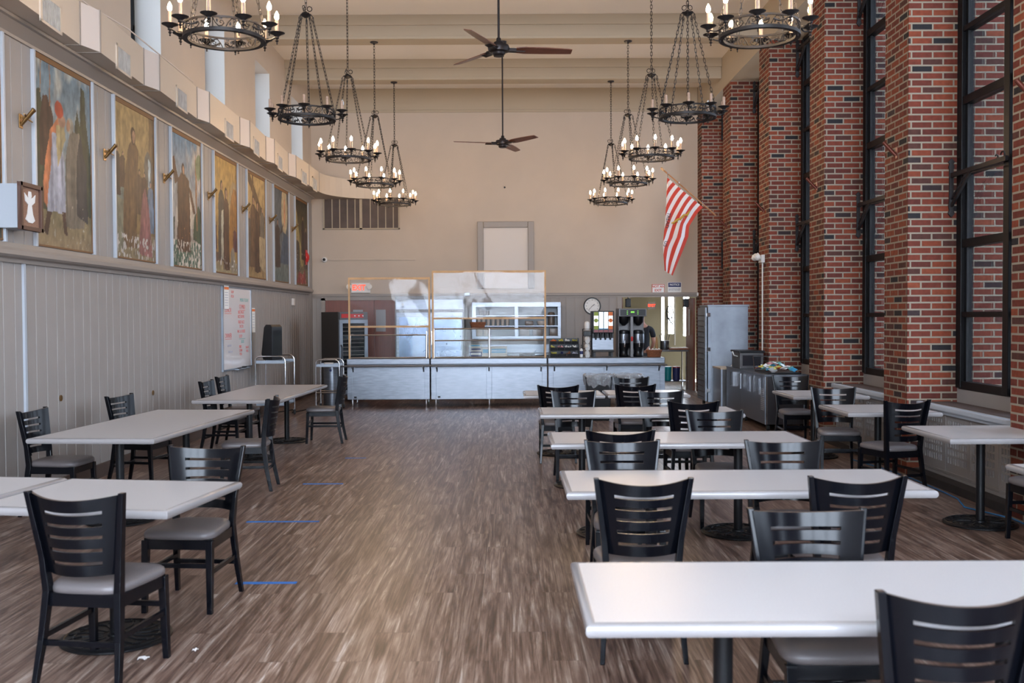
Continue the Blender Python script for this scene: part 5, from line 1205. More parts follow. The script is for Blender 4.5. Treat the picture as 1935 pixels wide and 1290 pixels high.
for k, px in enumerate((908, 915, 922)): onshelf(px, 2, 'cup_stack', ['leftmost', 'middle', 'rightmost'][k] + ' dark cup stack on the top left shelf', 'cups', [(0.032, 0), (0.04, 0.02), (0.038, 0.13 - 0.02 * k), (0.03, 0.135 - .02 * k)], 'smoke', 'dark cups on the wall shelf')
tag(MB().box(-0.13, 0.13, -0.08, 0.08, 0, 0.08, bev=0.02).build('plastic_tray', 'clear', loc=(GX(946, 22.05), 22.07, z0 + 0.521)), 'clear plastic tray on the top left shelf', 'tray')
for k in range(7): onshelf(905 + k * 9, 1, 'paper_cup_stack', 'pale cup stack, number %s from the left on the middle shelf' % ['one', 'two', 'three', 'four', 'five', 'six', 'seven'][k], 'cups', [(0.03, 0), (0.042, 0.14), (0.044, 0.142)], 'off_white', 'pale cups on the middle shelf')
onshelf(1000, 2, 'cutlery_bin', 'dark square bin with papers on the right shelf', 'bin', None, 'smoke', square=(0.09, 0.08, 0.1)).location.z = z0 + 0.291
onshelf(1023, 1, 'glass_bowl', 'white bowl on the middle right shelf', 'bowl', [(0.05, 0), (0.09, 0.04), (0.1, 0.10), (0.096, 0.10), (0.08, 0.04), (0.001, 0.01)], 'off_white')
onshelf(1042, 1, 'storage_jar', 'tall brown storage jar at the shelf end', 'jar', [(0.07, 0), (0.075, 0.02), (0.075, 0.26), (0.06, 0.29), (0.001, 0.295)], 'smoke').location.z = z0 + 0.291
for k, px in enumerate((991, 1016, 1046)): onshelf(px, 0, 'food_bag', ['left', 'middle', 'right'][k] + ' wrapped brown bag on the lowest right shelf', 'bag', None, 'smoke', 'bags on the lowest shelf', square=(0.11 if k < 2 else 0.09, 0.09, 0.17))
for k, px in enumerate((906, 920)): onshelf(px, 0, 'paper_pack', ['left', 'right'][k] + ' pale paper pack on the lowest left shelf', 'pack', None, 'carton', 'paper packs on the lowest shelf', square=(0.07, 0.09, 0.16))
# prep table with splashback
x0, x1 = GX(884, 21.6), GX(1052, 21.6)
t = thing('prep_table', 'stainless prep table with splashback behind the counter', 'table', (x0, 21.5, 0)); w = x1 - x0
MB().box(0, w, 0, 0.7, 0.86, 0.90, bev=0.004).build('top', 'steel', t); MB().box(0, w, 0.68, 0.7, 0.9, 1.08).build('splashback', 'steel', t)
for a in (0.05, w - 0.05):
    for b in (0.06, 0.64): MB().lathe([(0.02, 0), (0.02, 0.86)], (a, b, 0), 10).build('leg', 'chrome', t)
MB().box(0.03, w - 0.03, 0.04, 0.66, 0.25, 0.27).build('undershelf', 'steel', t)
# wall socket box and cable
t = thing('junction_box', 'metal switch box with hanging cable beside the refrigerator', 'switch box', (GX(884, YB), YB - 0.005, GZ(884, 556, YB)))
MB().box(-0.07, 0.05, -0.07, 0, -0.035, 0.035, bev=0.005).build('box', 'steel', t); MB().tube([(-0.06, -0.03, -0.03), (-0.12, -0.02, -0.12), (-0.14, -0.02, -0.6)], 0.008, 6).build('cable', 'black_plastic', t)
# clock
t = thing('wall_clock', 'round white wall clock with black rim', 'clock', (GX(1119, YB), YB - 0.004, GZ(1119, 578, YB)))
RX = Matrix.Rotation(PI / 2, 4, 'X')
MB().lathe([(0.195, 0.0), (0.195, 0.03), (0.185, 0.045), (0.17, 0.045), (0.168, 0.03)], (0, 0, 0), 40, mtx=RX, cap=False).build('rim', 'black_plastic', t, smooth=True)
MB().lathe([(0.001, 0.03), (0.17, 0.03), (0.17, 0.0)], (0, 0, 0), 40, mtx=RX, cap=False).build('face', 'paper', t)
for k in range(1, 13):
    a = PI / 2 - k * PI / 6; text('numeral', str(k), 0.042, (0.135 * math.cos(a), -0.033, 0.135 * math.sin(a)), RB, 'black_ink', t)
for a, L_, w_ in ((math.radians(37), 0.07, 0.012), (math.radians(228), 0.13, 0.008)):
    MB().bar((0, -0.036, 0), (L_ * math.cos(a), -0.036, L_ * math.sin(a)), w_, 0.002, up=(0, 1, 0)).build('hand', 'black_ink', t)
MB().bar((-0.03, -0.038, -0.006), (0.1, -0.038, 0.02), 0.003, 0.002, up=(0, 1, 0)).build('second_hand', 'grey_trim', t)
# signs above the doorway
x0, x1, z0, z1 = bpx(1232, 1255.5, 537, 553, YB)
t = thing('not_an_exit_sign', 'small white sign reading NOT AN EXIT in red', 'sign', ((x0 + x1) / 2, YB - 0.006, (z0 + z1) / 2)); w, h = (x1 - x0) / 2, (z1 - z0) / 2
MB().box(-w, w, -0.004, 0, -h, h).build('border', 'sign_red', t); MB().box(-w + 0.01, w - 0.01, -0.006, -0.004, -h + 0.01, h - 0.01).build('plate', 'paper', t)
text('lettering', 'NOT AN', 0.072, (0, -0.0065, 0.042), RB, 'sign_red', t, bold=0.002); text('lettering', 'EXIT', 0.078, (0, -0.0065, -0.042), RB, 'sign_red', t, bold=0.002)
x0, x1, z0, z1 = bpx(1262, 1287.5, 533, 553, YB)
t = thing('notice_sign', 'small white NOTICE sign with navy header', 'sign', ((x0 + x1) / 2, YB - 0.006, (z0 + z1) / 2)); w, h = (x1 - x0) / 2, (z1 - z0) / 2
MB().box(-w, w, -0.004, 0, -h, h).build('plate', 'paper', t); MB().box(-w + 0.01, w - 0.01, -0.006, -0.004, 0.01, h - 0.01).build('header', 'navy', t)
text('lettering', 'NOTICE', 0.06, (0, -0.0065, h / 2 + 0.002), RB, 'paper', t, bold=0.001)
text('lettering', 'NO PATRON ACCESS\nBEYOND THIS POINT', 0.027, (0, -0.0065, -0.045), RB, 'navy', t)
tag(MB().box(-0.07, 0.07, -0.06, 0, -0.03, 0.04, bev=0.005).build('wall_box', 'white_plastic', loc=(GX(1322, YB), YB - 0.04, GZ(1322, 556, YB))), 'small white box at the right end of the grey rail', 'box')
# framed white panel on the back wall
x0, x1, z0, z1 = bpx(903, 1010, 419, 545, YB)
t = thing('framed_panel', 'white panel in a wide grey wall frame', 'panel', ((x0 + x1) / 2, YB - 0.003, z0)); w, h = (x1 - x0) / 2, z1 - z0
for a, b, c, e in ((-w, -w + 0.14, 0, h), (w - 0.14, w, 0, h), (-w + 0.14, w - 0.14, h - 0.14, h)):
    mb = MB(); mb.box(a, b, -0.06, 0, c, e); mb.build('moulding', 'grey_trim', t, bevel=0.015)
MB().box(-w + 0.14, w - 0.14, -0.02, 0, 0, h - 0.14).build('panel', 'off_white', t)
# louvred opening
x0, x1, z0, z1 = bpx(613, 757, 374, 434, YB)
t = thing('wall_vent', 'dark barred opening high on the back wall by the duct', 'vent', (x0, YB - 0.004, z0)); w, h = x1 - x0, z1 - z0
MB().box(0, w, -0.004, 0, 0, h).build('backing', mat('dark_vent', lin(84, 70, 64), 0.6, noise=0.25, nscale=3), t)
for a, b, c, e in ((0, w, 0, 0.03), (0, w, h - 0.03, h), (0, 0.03, 0, h), (w - 0.03, w, 0, h), (w / 2 - 0.04, w / 2 + 0.02, 0, h)): MB().box(a, b, -0.03, 0, c, e).build('frame', 'beam', t)
for k in range(1, 10):
    if k != 5: MB().box(k * w / 10 + 0.02, k * w / 10 + 0.04, -0.024, -0.004, 0.03, h - 0.03).build('bar', 'beam', t)
# camera with raceway
t = thing('security_camera', 'round white camera at the end of a thin raceway', 'camera', (GX(615, YB), YB - 0.002, GZ(615, 491, YB)))
MB().lathe([(0.06, 0), (0.062, 0.04), (0.045, 0.065), (0.001, 0.07)], (0, 0, 0), 22, mtx=RX).build('housing', 'white_plastic', t, smooth=True); MB().lathe([(0.034, 0.06), (0.03, 0.08), (0.001, 0.09)], (0, 0, 0), 16, mtx=RX).build('lens', 'black_plastic', t, smooth=True)
tag(MB().box(0, GX(786, YB) - GX(622, YB), -0.02, 0, -0.022, 0.022, bev=0.003).build('cable_raceway', 'tan', loc=(GX(622, YB), YB - 0.001, GZ(622, 490.5, YB))), 'long thin horizontal raceway on the tan back wall', 'raceway')
tag(MB().lathe([(0.02, 0), (0.02, 0.02), (0.001, 0.024)], (0, 0, 0), 12, mtx=RX).build('wall_sensor', 'black_plastic', loc=(GX(955, YB), YB - 0.001, GZ(955, 355, YB)), smooth=True), 'tiny black round sensor on the tan back wall', 'sensor')
# ------------------------------------------------------------------ left side: whiteboard, notices, carts
y0, y1 = 15.25, 16.9; zb, zt = 0.89, 2.18
t = thing('whiteboard', 'whiteboard with red marker menu on the panelled wall', 'whiteboard', (XL + 0.002, y0, zb)); w, h = y1 - y0, zt - zb
MB().box(0, 0.02, 0, w, 0, h).build('board', 'whiteboard', t)
for a, b, c, e in ((0, w, -0.015, 0.01), (0, w, h - 0.01, h + 0.015), (-0.015, 0.01, -0.015, h + 0.015), (w - 0.01, w + 0.015, -0.015, h + 0.015)): MB().box(0, 0.03, a, b, c, e).build('frame', 'alu', t)
MB().box(0.02, 0.10, 0.6, 1.3, -0.02, -0.005).build('pen_tray', 'alu', t)
MB().tube([(0.06, 0.7, 0.002), (0.06, 0.85, 0.002)], 0.01, 8).build('marker', 'black_plastic', t); MB().box(0.04, 0.08, 1.0, 1.14, -0.005, 0.02).build('eraser', 'black_plastic', t)
LB = [('LUNCH', 0.30, 0.93, 0.10, 'red_ink'), ('DINNER', 0.30, 0.53, 0.10, 'red_ink'), ('COMBO', 1.12, 0.99, 0.10, 'red_ink'), ('BBQ MEAT', 1.05, 0.90, .075, 'red_ink'), ('RICE BOWL', 1.05, .83, .075, 'red_ink'), ('FRIED RICE', 1.05, .74, .075, 'red_ink'), ('TACOS', 1.05, .67, .075, 'red_ink'),
      ('MAC & CHEESE', 1.05, .59, .07, 'red_ink'), ('SOUP', 1.0, .51, .075, 'red_ink'), ('MENU TODAY', 1.25, 1.10, .08, 'teal_ink'), ('SIDES', 1.12, .42, .07, 'teal_ink'), ('FRIES', .98, .34, .065, 'red_ink'), ('CORN', 1.0, .28, .065, 'red_ink'), ('PEAS', 1.0, .22, .065, 'red_ink'), ('SALAD', 1.4, .32, .06, 'red_ink'), ('ROLL', 1.4, .26, .06, 'red_ink'),
      ('SOUP', .55, 1.22, .06, 'red_ink'), ('PIZZA', .55, 1.15, .06, 'red_ink'), ('open late', .35, .38, .06, 'grey_ink'), ('thank you', .4, .28, .06, 'grey_ink')]
for s_, yy, zz, sz, m_ in LB: text('handwriting', s_, sz, (0.0205, yy, zz), RLW, m_, t, align='CENTER')
for yy, zz, m_ in ((0.3, 0.875, 'red_ink'), (0.3, 0.475, 'red_ink'), (1.12, 0.935, 'red_ink'), (1.1, 0.465, 'teal_ink')): MB().box(0.02, 0.0215, yy - 0.18, yy + 0.18, zz, zz + 0.008).build('underline', m_, t)
def notice(y, z, w, h, label, ln):
    t = thing('paper_notice', label, 'notice', (XL + (0.035 if ln else 0.002), y, z))
    MB().box(0, 0.003, -w / 2, w / 2, -h / 2, h / 2).build('sheet', 'paper', t)
    MB().box(0.003, 0.0036, -w / 2, w / 2, h / 2 - 0.06, h / 2 - 0.02).build('printed_band', 'orange', t)
    for k in range(6): MB().box(0.003, 0.0036, -w * .38, w * .32, h / 2 - 0.11 - k * h * 0.11, h / 2 - 0.102 - k * h * .11).build('printed_line', 'grey_ink', t)
notice(15.42, 2.02, 0.25, 0.36, 'paper notice taped to the upper left corner of the whiteboard', True)
notice(17.15, 1.66, 0.2, 0.42, 'paper notice on the wall beside the whiteboard', False)
tag(MB().box(0, 0.05, -0.06, 0.06, -0.07, 0.07, bev=0.01).build('thermostat', 'off_white', loc=(XL + 0.001, 20.2, 2.02)), 'small pale thermostat under the painting ledge', 'thermostat')
def cart(x0, x1, y0, y1, hgt, label, trays, endon=False):
    t = thing('tray_cart', label, 'cart', ((x0 + x1) / 2, (y0 + y1) / 2, 0), 0, 'chrome tube carts'); a, b = (x1 - x0) / 2, (y1 - y0) / 2; r = 0.08
    for sy in (-b, b):
        pts = [(-a, sy, 0.10), (-a, sy, hgt - r)] + [(-a + r - r * math.cos(q), sy, hgt - r + r * math.sin(q)) for q in (PI / 8, PI / 4, 3 * PI / 8, PI / 2)] + [(a - r + r * math.sin(q), sy, hgt - r + r * math.cos(q)) for q in (0, PI / 8, PI / 4, 3 * PI / 8, PI / 2)] + [(a, sy, 0.10)]
        MB().tube(pts, 0.0125, 10).build('hoop', 'chrome', t, smooth=True)
    for z in trays:
        mb = MB(); mb.box(-a + 0.01, a - 0.01, -b + 0.01, b - 0.01, z, z + 0.008); mb.box(-a + 0.01, a - 0.01, -b, -b + 0.01, z, z + 0.05); mb.box(-a + 0.01, a - 0.01, b - 0.01, b, z, z + 0.05); mb.build('tray_shelf', 'alu', t)
    mb = MB(); 
    for sy in (-b, b): MB().tube([(-a, sy, 0.33), (a, sy, 0.33)], 0.01, 8).build('crossbar', 'chrome', t, smooth=True)
    for sx in (-a, a):
        for sy in (-b, b):
            c_ = MB(); c_.lathe([(0.001, -0.016), (0.035, -0.016), (0.05, -0.008), (0.05, 0.008), (0.035, 0.016), (0.001, 0.016)], (sx, sy, 0.05), 16, mtx=Matrix.Rotation(PI / 2, 4, 'Y')); c_.build('caster', 'rubber', t, smooth=True)
            MB().box(sx - 0.02, sx + 0.02, sy - 0.015, sy + 0.015, 0.085, 0.105).build('caster_fork', 'chrome', t)
cart(-4.30, -3.80, 16.75, 17.45, 1.05, 'chrome cart with the black dispenser against the panelled wall', [0.93, 0.22])
cart(-3.56, -3.13, 18.15, 18.6, 0.93, 'chrome cart at the left end of the serving line', [0.80])
# napkin dispenser on the cart
t = thing('napkin_dispenser', 'tall black napkin dispenser on the chrome cart', 'dispenser', (-4.08, 17.0, 0.984))
MB().extrude([(-0.12, 0), (0.08, 0), (0.12, 0.10), (0.06, 0.55), (0.02, 0.60), (-0.08, 0.60), (-0.12, 0.56)], -0.13, 0.13, 'x').build('body', 'black_plastic', t, bevel=0.012)
t.rotation_euler.z = math.radians(62)
MB().box(-0.10, 0.10, -0.125, -0.12, 0.08, 0.5).build('clear_side', 'clear', t)
MB().extrude([(0.124, 0.12), (0.128, 0.12), (0.072, 0.50), (0.068, 0.50)], -0.09, 0.09, 'x').build('advert_face', 'green_print', t)
tag(MB().lathe([(0.06, 0), (0.085, 0.03), (0.09, 0.055), (0.083, 0.055), (0.07, 0.02), (0.001, 0.01)], (0, 0, 0), 20, cap=False).build('bowl', 'off_white', loc=(-3.36, 18.36, 0.811), smooth=True), 'off-white bowl on the small chrome cart', 'bowl')
t = thing('steel_canister', 'tall stainless canister beside the serving line', 'canister', (GX(627, 19.0) - 0.0, 19.0, 0))
MB().lathe([(0.16, 0), (0.165, 0.02), (0.165, 0.76), (0.15, 0.775), (0.001, 0.78)], (0, 0, 0), 30).build('body', 'steel', t, smooth=True)
MB().lathe([(0.025, 0), (0.02, 0.004)], (0.0, -0.165, 0.70), 12, mtx=RX).build('blue_sticker', 'navy', t)
tag(MB().tube([(-4.25, 17.6, 0.01), (-4.0, 18.3, 0.01), (-3.9, 17.7, 0.01), (-3.7, 18.6, 0.01), (-3.8, 19.4, 0.01), (-3.9, 20.2, 0.01)], 0.009, 6).build('floor_cable', 'black_plastic', smooth=True), 'black cable lying on the floor behind the carts', 'cable')

# ------------------------------------------------------------------ right side: tall cabinet, stand, packet chest
t = thing('tall_cabinet', 'tall dented aluminium rack cabinet before the brick pier', 'cabinet', (3.60, 18.15, 0))
MB().box(0, 0.73, 0, 0.76, 0.12, 1.87, bev=0.006).build('body', 'alu', t); MB().box(-0.012, 0.742, -0.012, 0.772, 1.865, 1.90, bev=0.004).build('top_rim', 'alu', t)
MB().box(0.06, 0.68, -0.008, 0.0, 0.16, 1.84).build('front_panel', 'alu', t)
d_ = MB().box(-0.05, -0.022, 0.01, 0.74, 0.14, 1.85).build('door', 'alu', t)
mb = MB()
for k in range(16): mb.box(-0.068, -0.05, 0.04, 0.7, 0.2 + k * 0.1, 0.212 + k * 0.1)
mb.build('rib', 'steel_dark', d_)
for z in (0.3, 1.05, 1.68): MB().box(-0.03, 0.04, -0.016, 0.0, z, z + 0.07, bev=0.004).build('hinge', 'chrome', t)
for a in (0.06, 0.67):
    for b in (0.06, 0.70): MB().lathe([(0.001, -0.02), (0.05, -0.02), (0.055, 0), (0.05, 0.02), (0.001, 0.02)], (a, b, 0.055), 14, mtx=Matrix.Rotation(PI / 2, 4, 'Y')).build('caster', 'rubber', t, smooth=True)
t = thing('side_stand', 'low stand with tan top before the tall cabinet', 'stand', (3.67, 17.32, 0))
MB().box(0.02, 0.48, 0.02, 0.66, 0.0, 0.76).build('body', 'steel_dark', t); MB().box(-0.005, 0.02, 0.02, 0.66, 0.0, 0.76).build('side_panel', 'alu', t)
MB().box(-0.02, 0.49, 0.0, 0.68, 0.76, 0.79, bev=0.004).build('top', mat('tan_top', lin(176, 156, 132), 0.5), t)
tag(MB().grid(lambda u, v: (0.2 * (u - .5), 0.2 * (v - .5), 0.10 * math.exp(-((u - .5) ** 2 + (v - .5) ** 2) * 9) * (1 + 0.2 * math.sin(u * 17) * math.cos(v * 13))), 14, 14).build('cloth', 'paper', loc=(3.95, 17.5, 0.792), smooth='full'), 'crumpled white cloth on the tan stand top', 'cloth')
t = thing('packet_chest', 'large stainless chest with handles, wrapped snacks on top', 'chest', (3.73, 14.57, 0)); L_ = 1.55; Wd = 0.62
MB().box(0.02, Wd, 0.02, L_, 0.10, 0.80).build('body', 'steel_dark', t)
MB().box(-0.004, 0.02, 0.0, L_, 0.10, 0.80).build('side_panel', 'steel', t); MB().box(0.03, Wd - 0.03, -0.008, 0.02, 0.10, 0.80).build('end_panel', mat('charcoal_steel', lin(70, 68, 70), 0.35, 0.7), t)
MB().box(-0.012, Wd + 0.01, -0.012, L_, 0.80, 0.83, bev=0.004).build('top_rim', 'steel', t); MB().box(0.0, 0.03, -0.012, 0.0, 0.1, 0.8).build('corner_post', 'chrome', t)
for y in (0.18, 0.78, 0.86, 1.42): MB().extrude([(-0.02, 0.52), (-0.045, 0.53), (-0.045, 0.76), (-0.02, 0.77)][::1], y, y + 0.03, 'y').build('handle', 'chrome', t)
mb = MB()
for q in range(12): mb.box(-0.008, -0.004, 0.05, 0.24, 0.30 + q * 0.028, 0.312 + q * 0.028)
mb.build('louvre', 'pale_edge', t)
MB().box(Wd - 0.2, Wd - 0.06, -0.01, -0.008, 0.68, 0.76).build('rating_plate', 'paper', t)
for a in (0.06, Wd - 0.06):
    for b in (0.08, L_ - 0.08): MB().lathe([(0.001, -0.02), (0.045, -0.02), (0.05, 0), (0.045, 0.02), (0.001, 0.02)], (a, b, 0.05), 14, mtx=Matrix.Rotation(PI / 2, 4, 'Y')).build('caster', 'rubber', t, smooth=True)
t = thing('side_cooler', 'stainless cooler behind the packet chest with paired handles', 'cooler', (3.73, 16.14, 0))
MB().box(0, 0.42, 0, 1.05, 0.10, 0.81).build('body', 'steel', t, bevel=0.004); MB().box(-0.01, 0.43, 0, 1.06, 0.81, 0.83, bev=0.004).build('top', 'steel', t)
for y in (0.4, 0.55): MB().extrude([(-0.0, 0.52), (-0.04, 0.53), (-0.04, 0.76), (-0.0, 0.77)], y, y + 0.03, 'y').build('handle', 'chrome', t)
for a in (0.05, 0.37):
    for b in (0.06, 0.98): MB().lathe([(0.02, 0), (0.02, 0.10)], (a, b, 0), 10).build('leg', 'chrome', t)
t = thing('toaster_oven', 'dark-topped steel machine on the side cooler', 'machine', (3.735, 16.2, 0.832))
MB().box(0, 0.38, 0, 0.6, 0.0, 0.26, bev=0.006).build('body', 'steel_dark', t); MB().box(-0.02, 0.40, -0.02, 0.62, 0.26, 0.295, bev=0.01).build('lid', 'black_plastic', t); MB().box(0.04, 0.34, -0.006, 0.0, 0.05, 0.22).build('front_glass', mat('smoked_glass', lin(40, 40, 44), 0.1), t)
MB().tube([(-0.02, 0.1, 0.2), (-0.09, 0.05, 0.22), (-0.12, 0.02, 0.28)], 0.01, 6).build('lever', 'white_plastic', t)
t = thing('display_shield', 'curved clear plastic shield standing on the packet chest', 'shield', (3.86, 15.75, 0.832))
mb = MB()
mb.grid(lambda u, v: (0.0 + u * 0.42, 0.10 * v * v - 0.0, 0.22 * v), 4, 10); mb.build('shield', 'clear', t, smooth='full')
MB().tube([(0, 0, 0), (0, 0.10, 0.22), (0.42, 0.10, 0.22), (0.42, 0, 0)], 0.008, 6).build('frame', 'chrome', t)
rc = random.Random(11); pk = ['paper', 'paper', 'orange', 'teal_ink', 'pink', 'yellow', 'grey_ink', 'paper', 'blue_print']
tr = thing('snack_tray', 'shallow dark tray under the wrapped snacks on the chest', 'tray', (4.04, 15.05, 0.832)); MB().box(-0.25, 0.25, -0.38, 0.42, 0, 0.02, bev=0.006).build('tray', 'black_plastic', tr)
for k in range(34):
    a, b = rc.uniform(-0.22, 0.22), rc.uniform(-0.36, 0.4); hgt = 0.03 + 0.09 * max(0, 1 - (a / .25) ** 2) * rc.random()
    mb = MB(); s1, s2 = rc.uniform(0.045, 0.07), rc.uniform(0.03, 0.045)
    def pf(u, v):
        e = math.sin(PI * u) * math.sin(PI * v); return ((u - .5) * 2 * s1, (v - .5) * 2 * s2, 0.016 * e + 0.004 * math.sin(u * 19 + k))
    mb.grid(pf, 8, 5); mb.grid(lambda u, v: (pf(u, v)[0], pf(u, v)[1], -0.012 * math.sin(PI * u) * math.sin(PI * v)), 8, 5)
    o = mb.build('snack_packet', pk[k % len(pk)], loc=(4.04 + a, 15.07 + b, 0.86 + hgt), smooth='full'); o.rotation_euler = (rc.uniform(-.6, .6), rc.uniform(-.5, .5), rc.uniform(0, 6))
    tag(o, '%s snack packet heaped on the steel chest top' % {'paper': 'white', 'orange': 'orange', 'teal_ink': 'teal', 'pink': 'pink', 'yellow': 'yellow', 'grey_ink': 'grey', 'blue_print': 'blue'}[pk[k % len(pk)]], 'packet', 'wrapped snacks on the chest')
# emergency light with conduit on the pier
t = thing('emergency_light', 'white twin-head emergency light with conduit on a pier', 'emergency light', (XR - 0.001, 16.5, 2.62))
MB().box(-0.06, 0, -0.10, 0.10, -0.05, 0.08, bev=0.008).build('housing', 'white_plastic', t)
for sy in (-0.1, 0.06): MB().lathe([(0.02, 0.06), (0.055, 0.03), (0.065, -0.03), (0.001, -0.035)], (-0.12, sy, 0.04), 18, mtx=Matrix.Rotation(-2.0, 4, 'Y')).build('lamp_head', 'white_plastic', t, smooth=True)
MB().tube([(-0.015, 0, -0.05), (-0.015, 0, -2.2)], 0.012, 8).build('conduit', 'white_plastic', t, smooth=True)

# ------------------------------------------------------------------ striped flag on its pole
t = thing('flag_pole', 'thin wooden pole angled out from the brick pier', 'pole', (XR - 0.02, PIER[8] + 0.3, 3.50))
PY = PIER[8] + 0.3
tipx, tipz = GX(1254, PY) - (XR - 0.02), GZ(1254, 322, PY) - 3.50
MB().tube([(-0.19, 0, 0.13), (tipx, 0, tipz)], 0.014, 8).build('shaft', mat('oak_pole', lin(170, 120, 78), 0.5), t, smooth=True)
MB().lathe([(0.014, -0.02), (0.026, 0.0), (0.02, 0.02), (0.028, 0.045), (0.001, 0.07)], (tipx, 0, tipz), 12, mtx=Matrix.Rotation(-0.83, 4, 'Y')).build('finial', 'pine', t, smooth=True)
f = thing('striped_flag', 'red and white striped flag with a yellow snake hanging from the pole', 'flag', (0, 0, 0))
def FP(px, py): return (GX(px, PY), GZ(px, py, PY))
ZO = 1220; K = 1051 / 220.0
def fz(zx, zy): return FP(ZO + zx / K, 300 + zy / K)
RE = [(516, 440), (470, 490), (395, 610), (388, 700), (350, 800), (300, 920), (243, 1055)]
LE = [(196, 175), (188, 380), (176, 560), (160, 720), (155, 800), (163, 905), (172, 1010)]
def interp(P, t):
    t = t * (len(P) - 1); i = min(int(t), len(P) - 2); q = t - i; return (P[i][0] + (P[i + 1][0] - P[i][0]) * q, P[i][1] + (P[i + 1][1] - P[i][1]) * q)
NC, SUB, NR = 13, 2, 40
mb = MB(); V = []
for j in range(NR + 1):
    tt = j / NR; R_, L_ = interp(RE, tt), interp(LE, tt); row = []
    wd = (1 / 13.0) if tt < 0.02 else min(1 / 4.6, (1 / 13.0) * (1 + 2.1 * tt))
    for i in range(NC * SUB + 1):
        s = min(1.0, i / SUB * wd) + 0.0
        over = i / SUB * wd - s
        x_ = R_[0] + (L_[0] - R_[0]) * s + over * 6; y_ = R_[1] + (L_[1] - R_[1]) * s
        X_, Z_ = fz(x_, y_); yy = 0.035 * math.sin(s * 9 + tt * 3) * min(1, tt * 4) + (0.02 + 0.02 * over * 4 if over > 0 else 0)
        row.append(mb.bm.verts.new((X_, PY - 0.02 + yy, Z_)))
    V.append(row)
for j in range(NR):
    for i in range(NC * SUB):
        mb.bm.faces.new((V[j][i], V[j][i + 1], V[j + 1][i + 1], V[j + 1][i])).material_index = (i // SUB) % 2
mb.build('cloth', ['flag_red', 'flag_white'], f, smooth='full', recalc=False)
for hx, hy in ((512, 436), (300, 262), (200, 172)):
    X_, Z_ = fz(hx, hy); pt = ((X_ - (XR - 0.02)) / tipx) * tipz + 3.50
    MB().tube([(X_, PY - 0.018, Z_), (X_, PY - 0.018, pt - 0.012)], 0.005, 6).tube([(X_ + 0.0, PY + 0.022 * math.cos(a), pt + 0.022 * math.sin(a)) for a in [2 * PI * k / 10 for k in range(10)]], 0.004, 5, closed=True).build('tie_ring', 'chrome', f)
sn = [(395, 480), (370, 505), (340, 520), (310, 540), (280, 560), (250, 575), (228, 590)]
mb = MB(); pts = []
for k, (a, b) in enumerate(sn): X_, Z_ = fz(a, b + (5 if k % 2 else -5)); pts.append((X_, PY - 0.075, Z_))
mb.tube(pts, [0.016, 0.02, 0.02, 0.02, 0.02, 0.018, 0.01], 6)
for (a, b), (c_, e_) in zip(sn[1:-1], [(s[0] + 4, s[1] + 22) for s in sn[1:-1]]):
    A, B_ = fz(a, b), fz(c_, e_); mb.tube([(A[0], PY - 0.075, A[1]), (B_[0], PY - 0.07, B_[1])], 0.008, 5)
mb.build('snake_emblem', 'gold', f, smooth=True)
X_, Z_ = fz(197, 560); text('lettering', 'TREAD', 0.10, (X_, PY - 0.06, Z_), (PI / 2, math.radians(-262), 0), 'black_ink', f)
X_, Z_ = fz(177, 770); text('lettering', 'US', 0.10, (X_, PY - 0.06, Z_), (PI / 2, math.radians(-255), 0), 'black_ink', f)

# ------------------------------------------------------------------ floor tape, cables, scraps
for k, (px0, px1, py, n) in enumerate(((440, 556, 1104, 'nearest'), (462, 600, 987, 'second nearest'), (570, 646, 915, 'third'), (650, 690, 866, 'farthest short'))):
    D = H * F / (py - GZ(0, 0, 1) * 0 - (598 - 0.005 * ((px0 + px1) / 2 - 965)))
    mb = MB(); a, b = GX(px0, D), GX(px1, D); mb.box(a, a + (b - a) * 0.42, D - 0.025, D + 0.025, 0.0, 0.0015); mb.box(a + (b - a) * 0.38, b, D - 0.022, D + 0.024, 0.0, 0.0012)
    tag(mb.build('floor_tape', 'blue_tape'), '%s strip of blue tape across the aisle floor' % n, 'tape', 'blue tape strips on the floor')
for k, (x, y, n) in enumerate(((-1.84, 4.93, 'larger torn paper scrap under the front left table'), (-1.62, 5.05, 'small paper scrap by the front left table base'), (0.65, 4.3, 'tiny paper scrap under the front right table'))):
    tag(MB().grid(lambda u, v: ((u - .5) * (0.05 if k == 0 else .025), (v - .5) * .04, 0.002 + 0.01 * abs(math.sin(u * 4 + v * 3))), 4, 4).build('paper_scrap', 'off_white', loc=(x, y, 0)), n, 'scrap')
tag(MB().tube([(4.12, 7.6, 0.008), (4.15, 8.2, 0.008), (3.98, 8.7, 0.008), (4.1, 9.1, 0.008), (4.13, 9.6, 0.008), (4.14, 10.2, 0.008), (4.1, 10.9, 0.008), (4.0, 11.6, 0.008)], 0.007, 6).build('blue_cable', 'cable', smooth=True), 'blue network cable along the floor under the windows', 'cable')

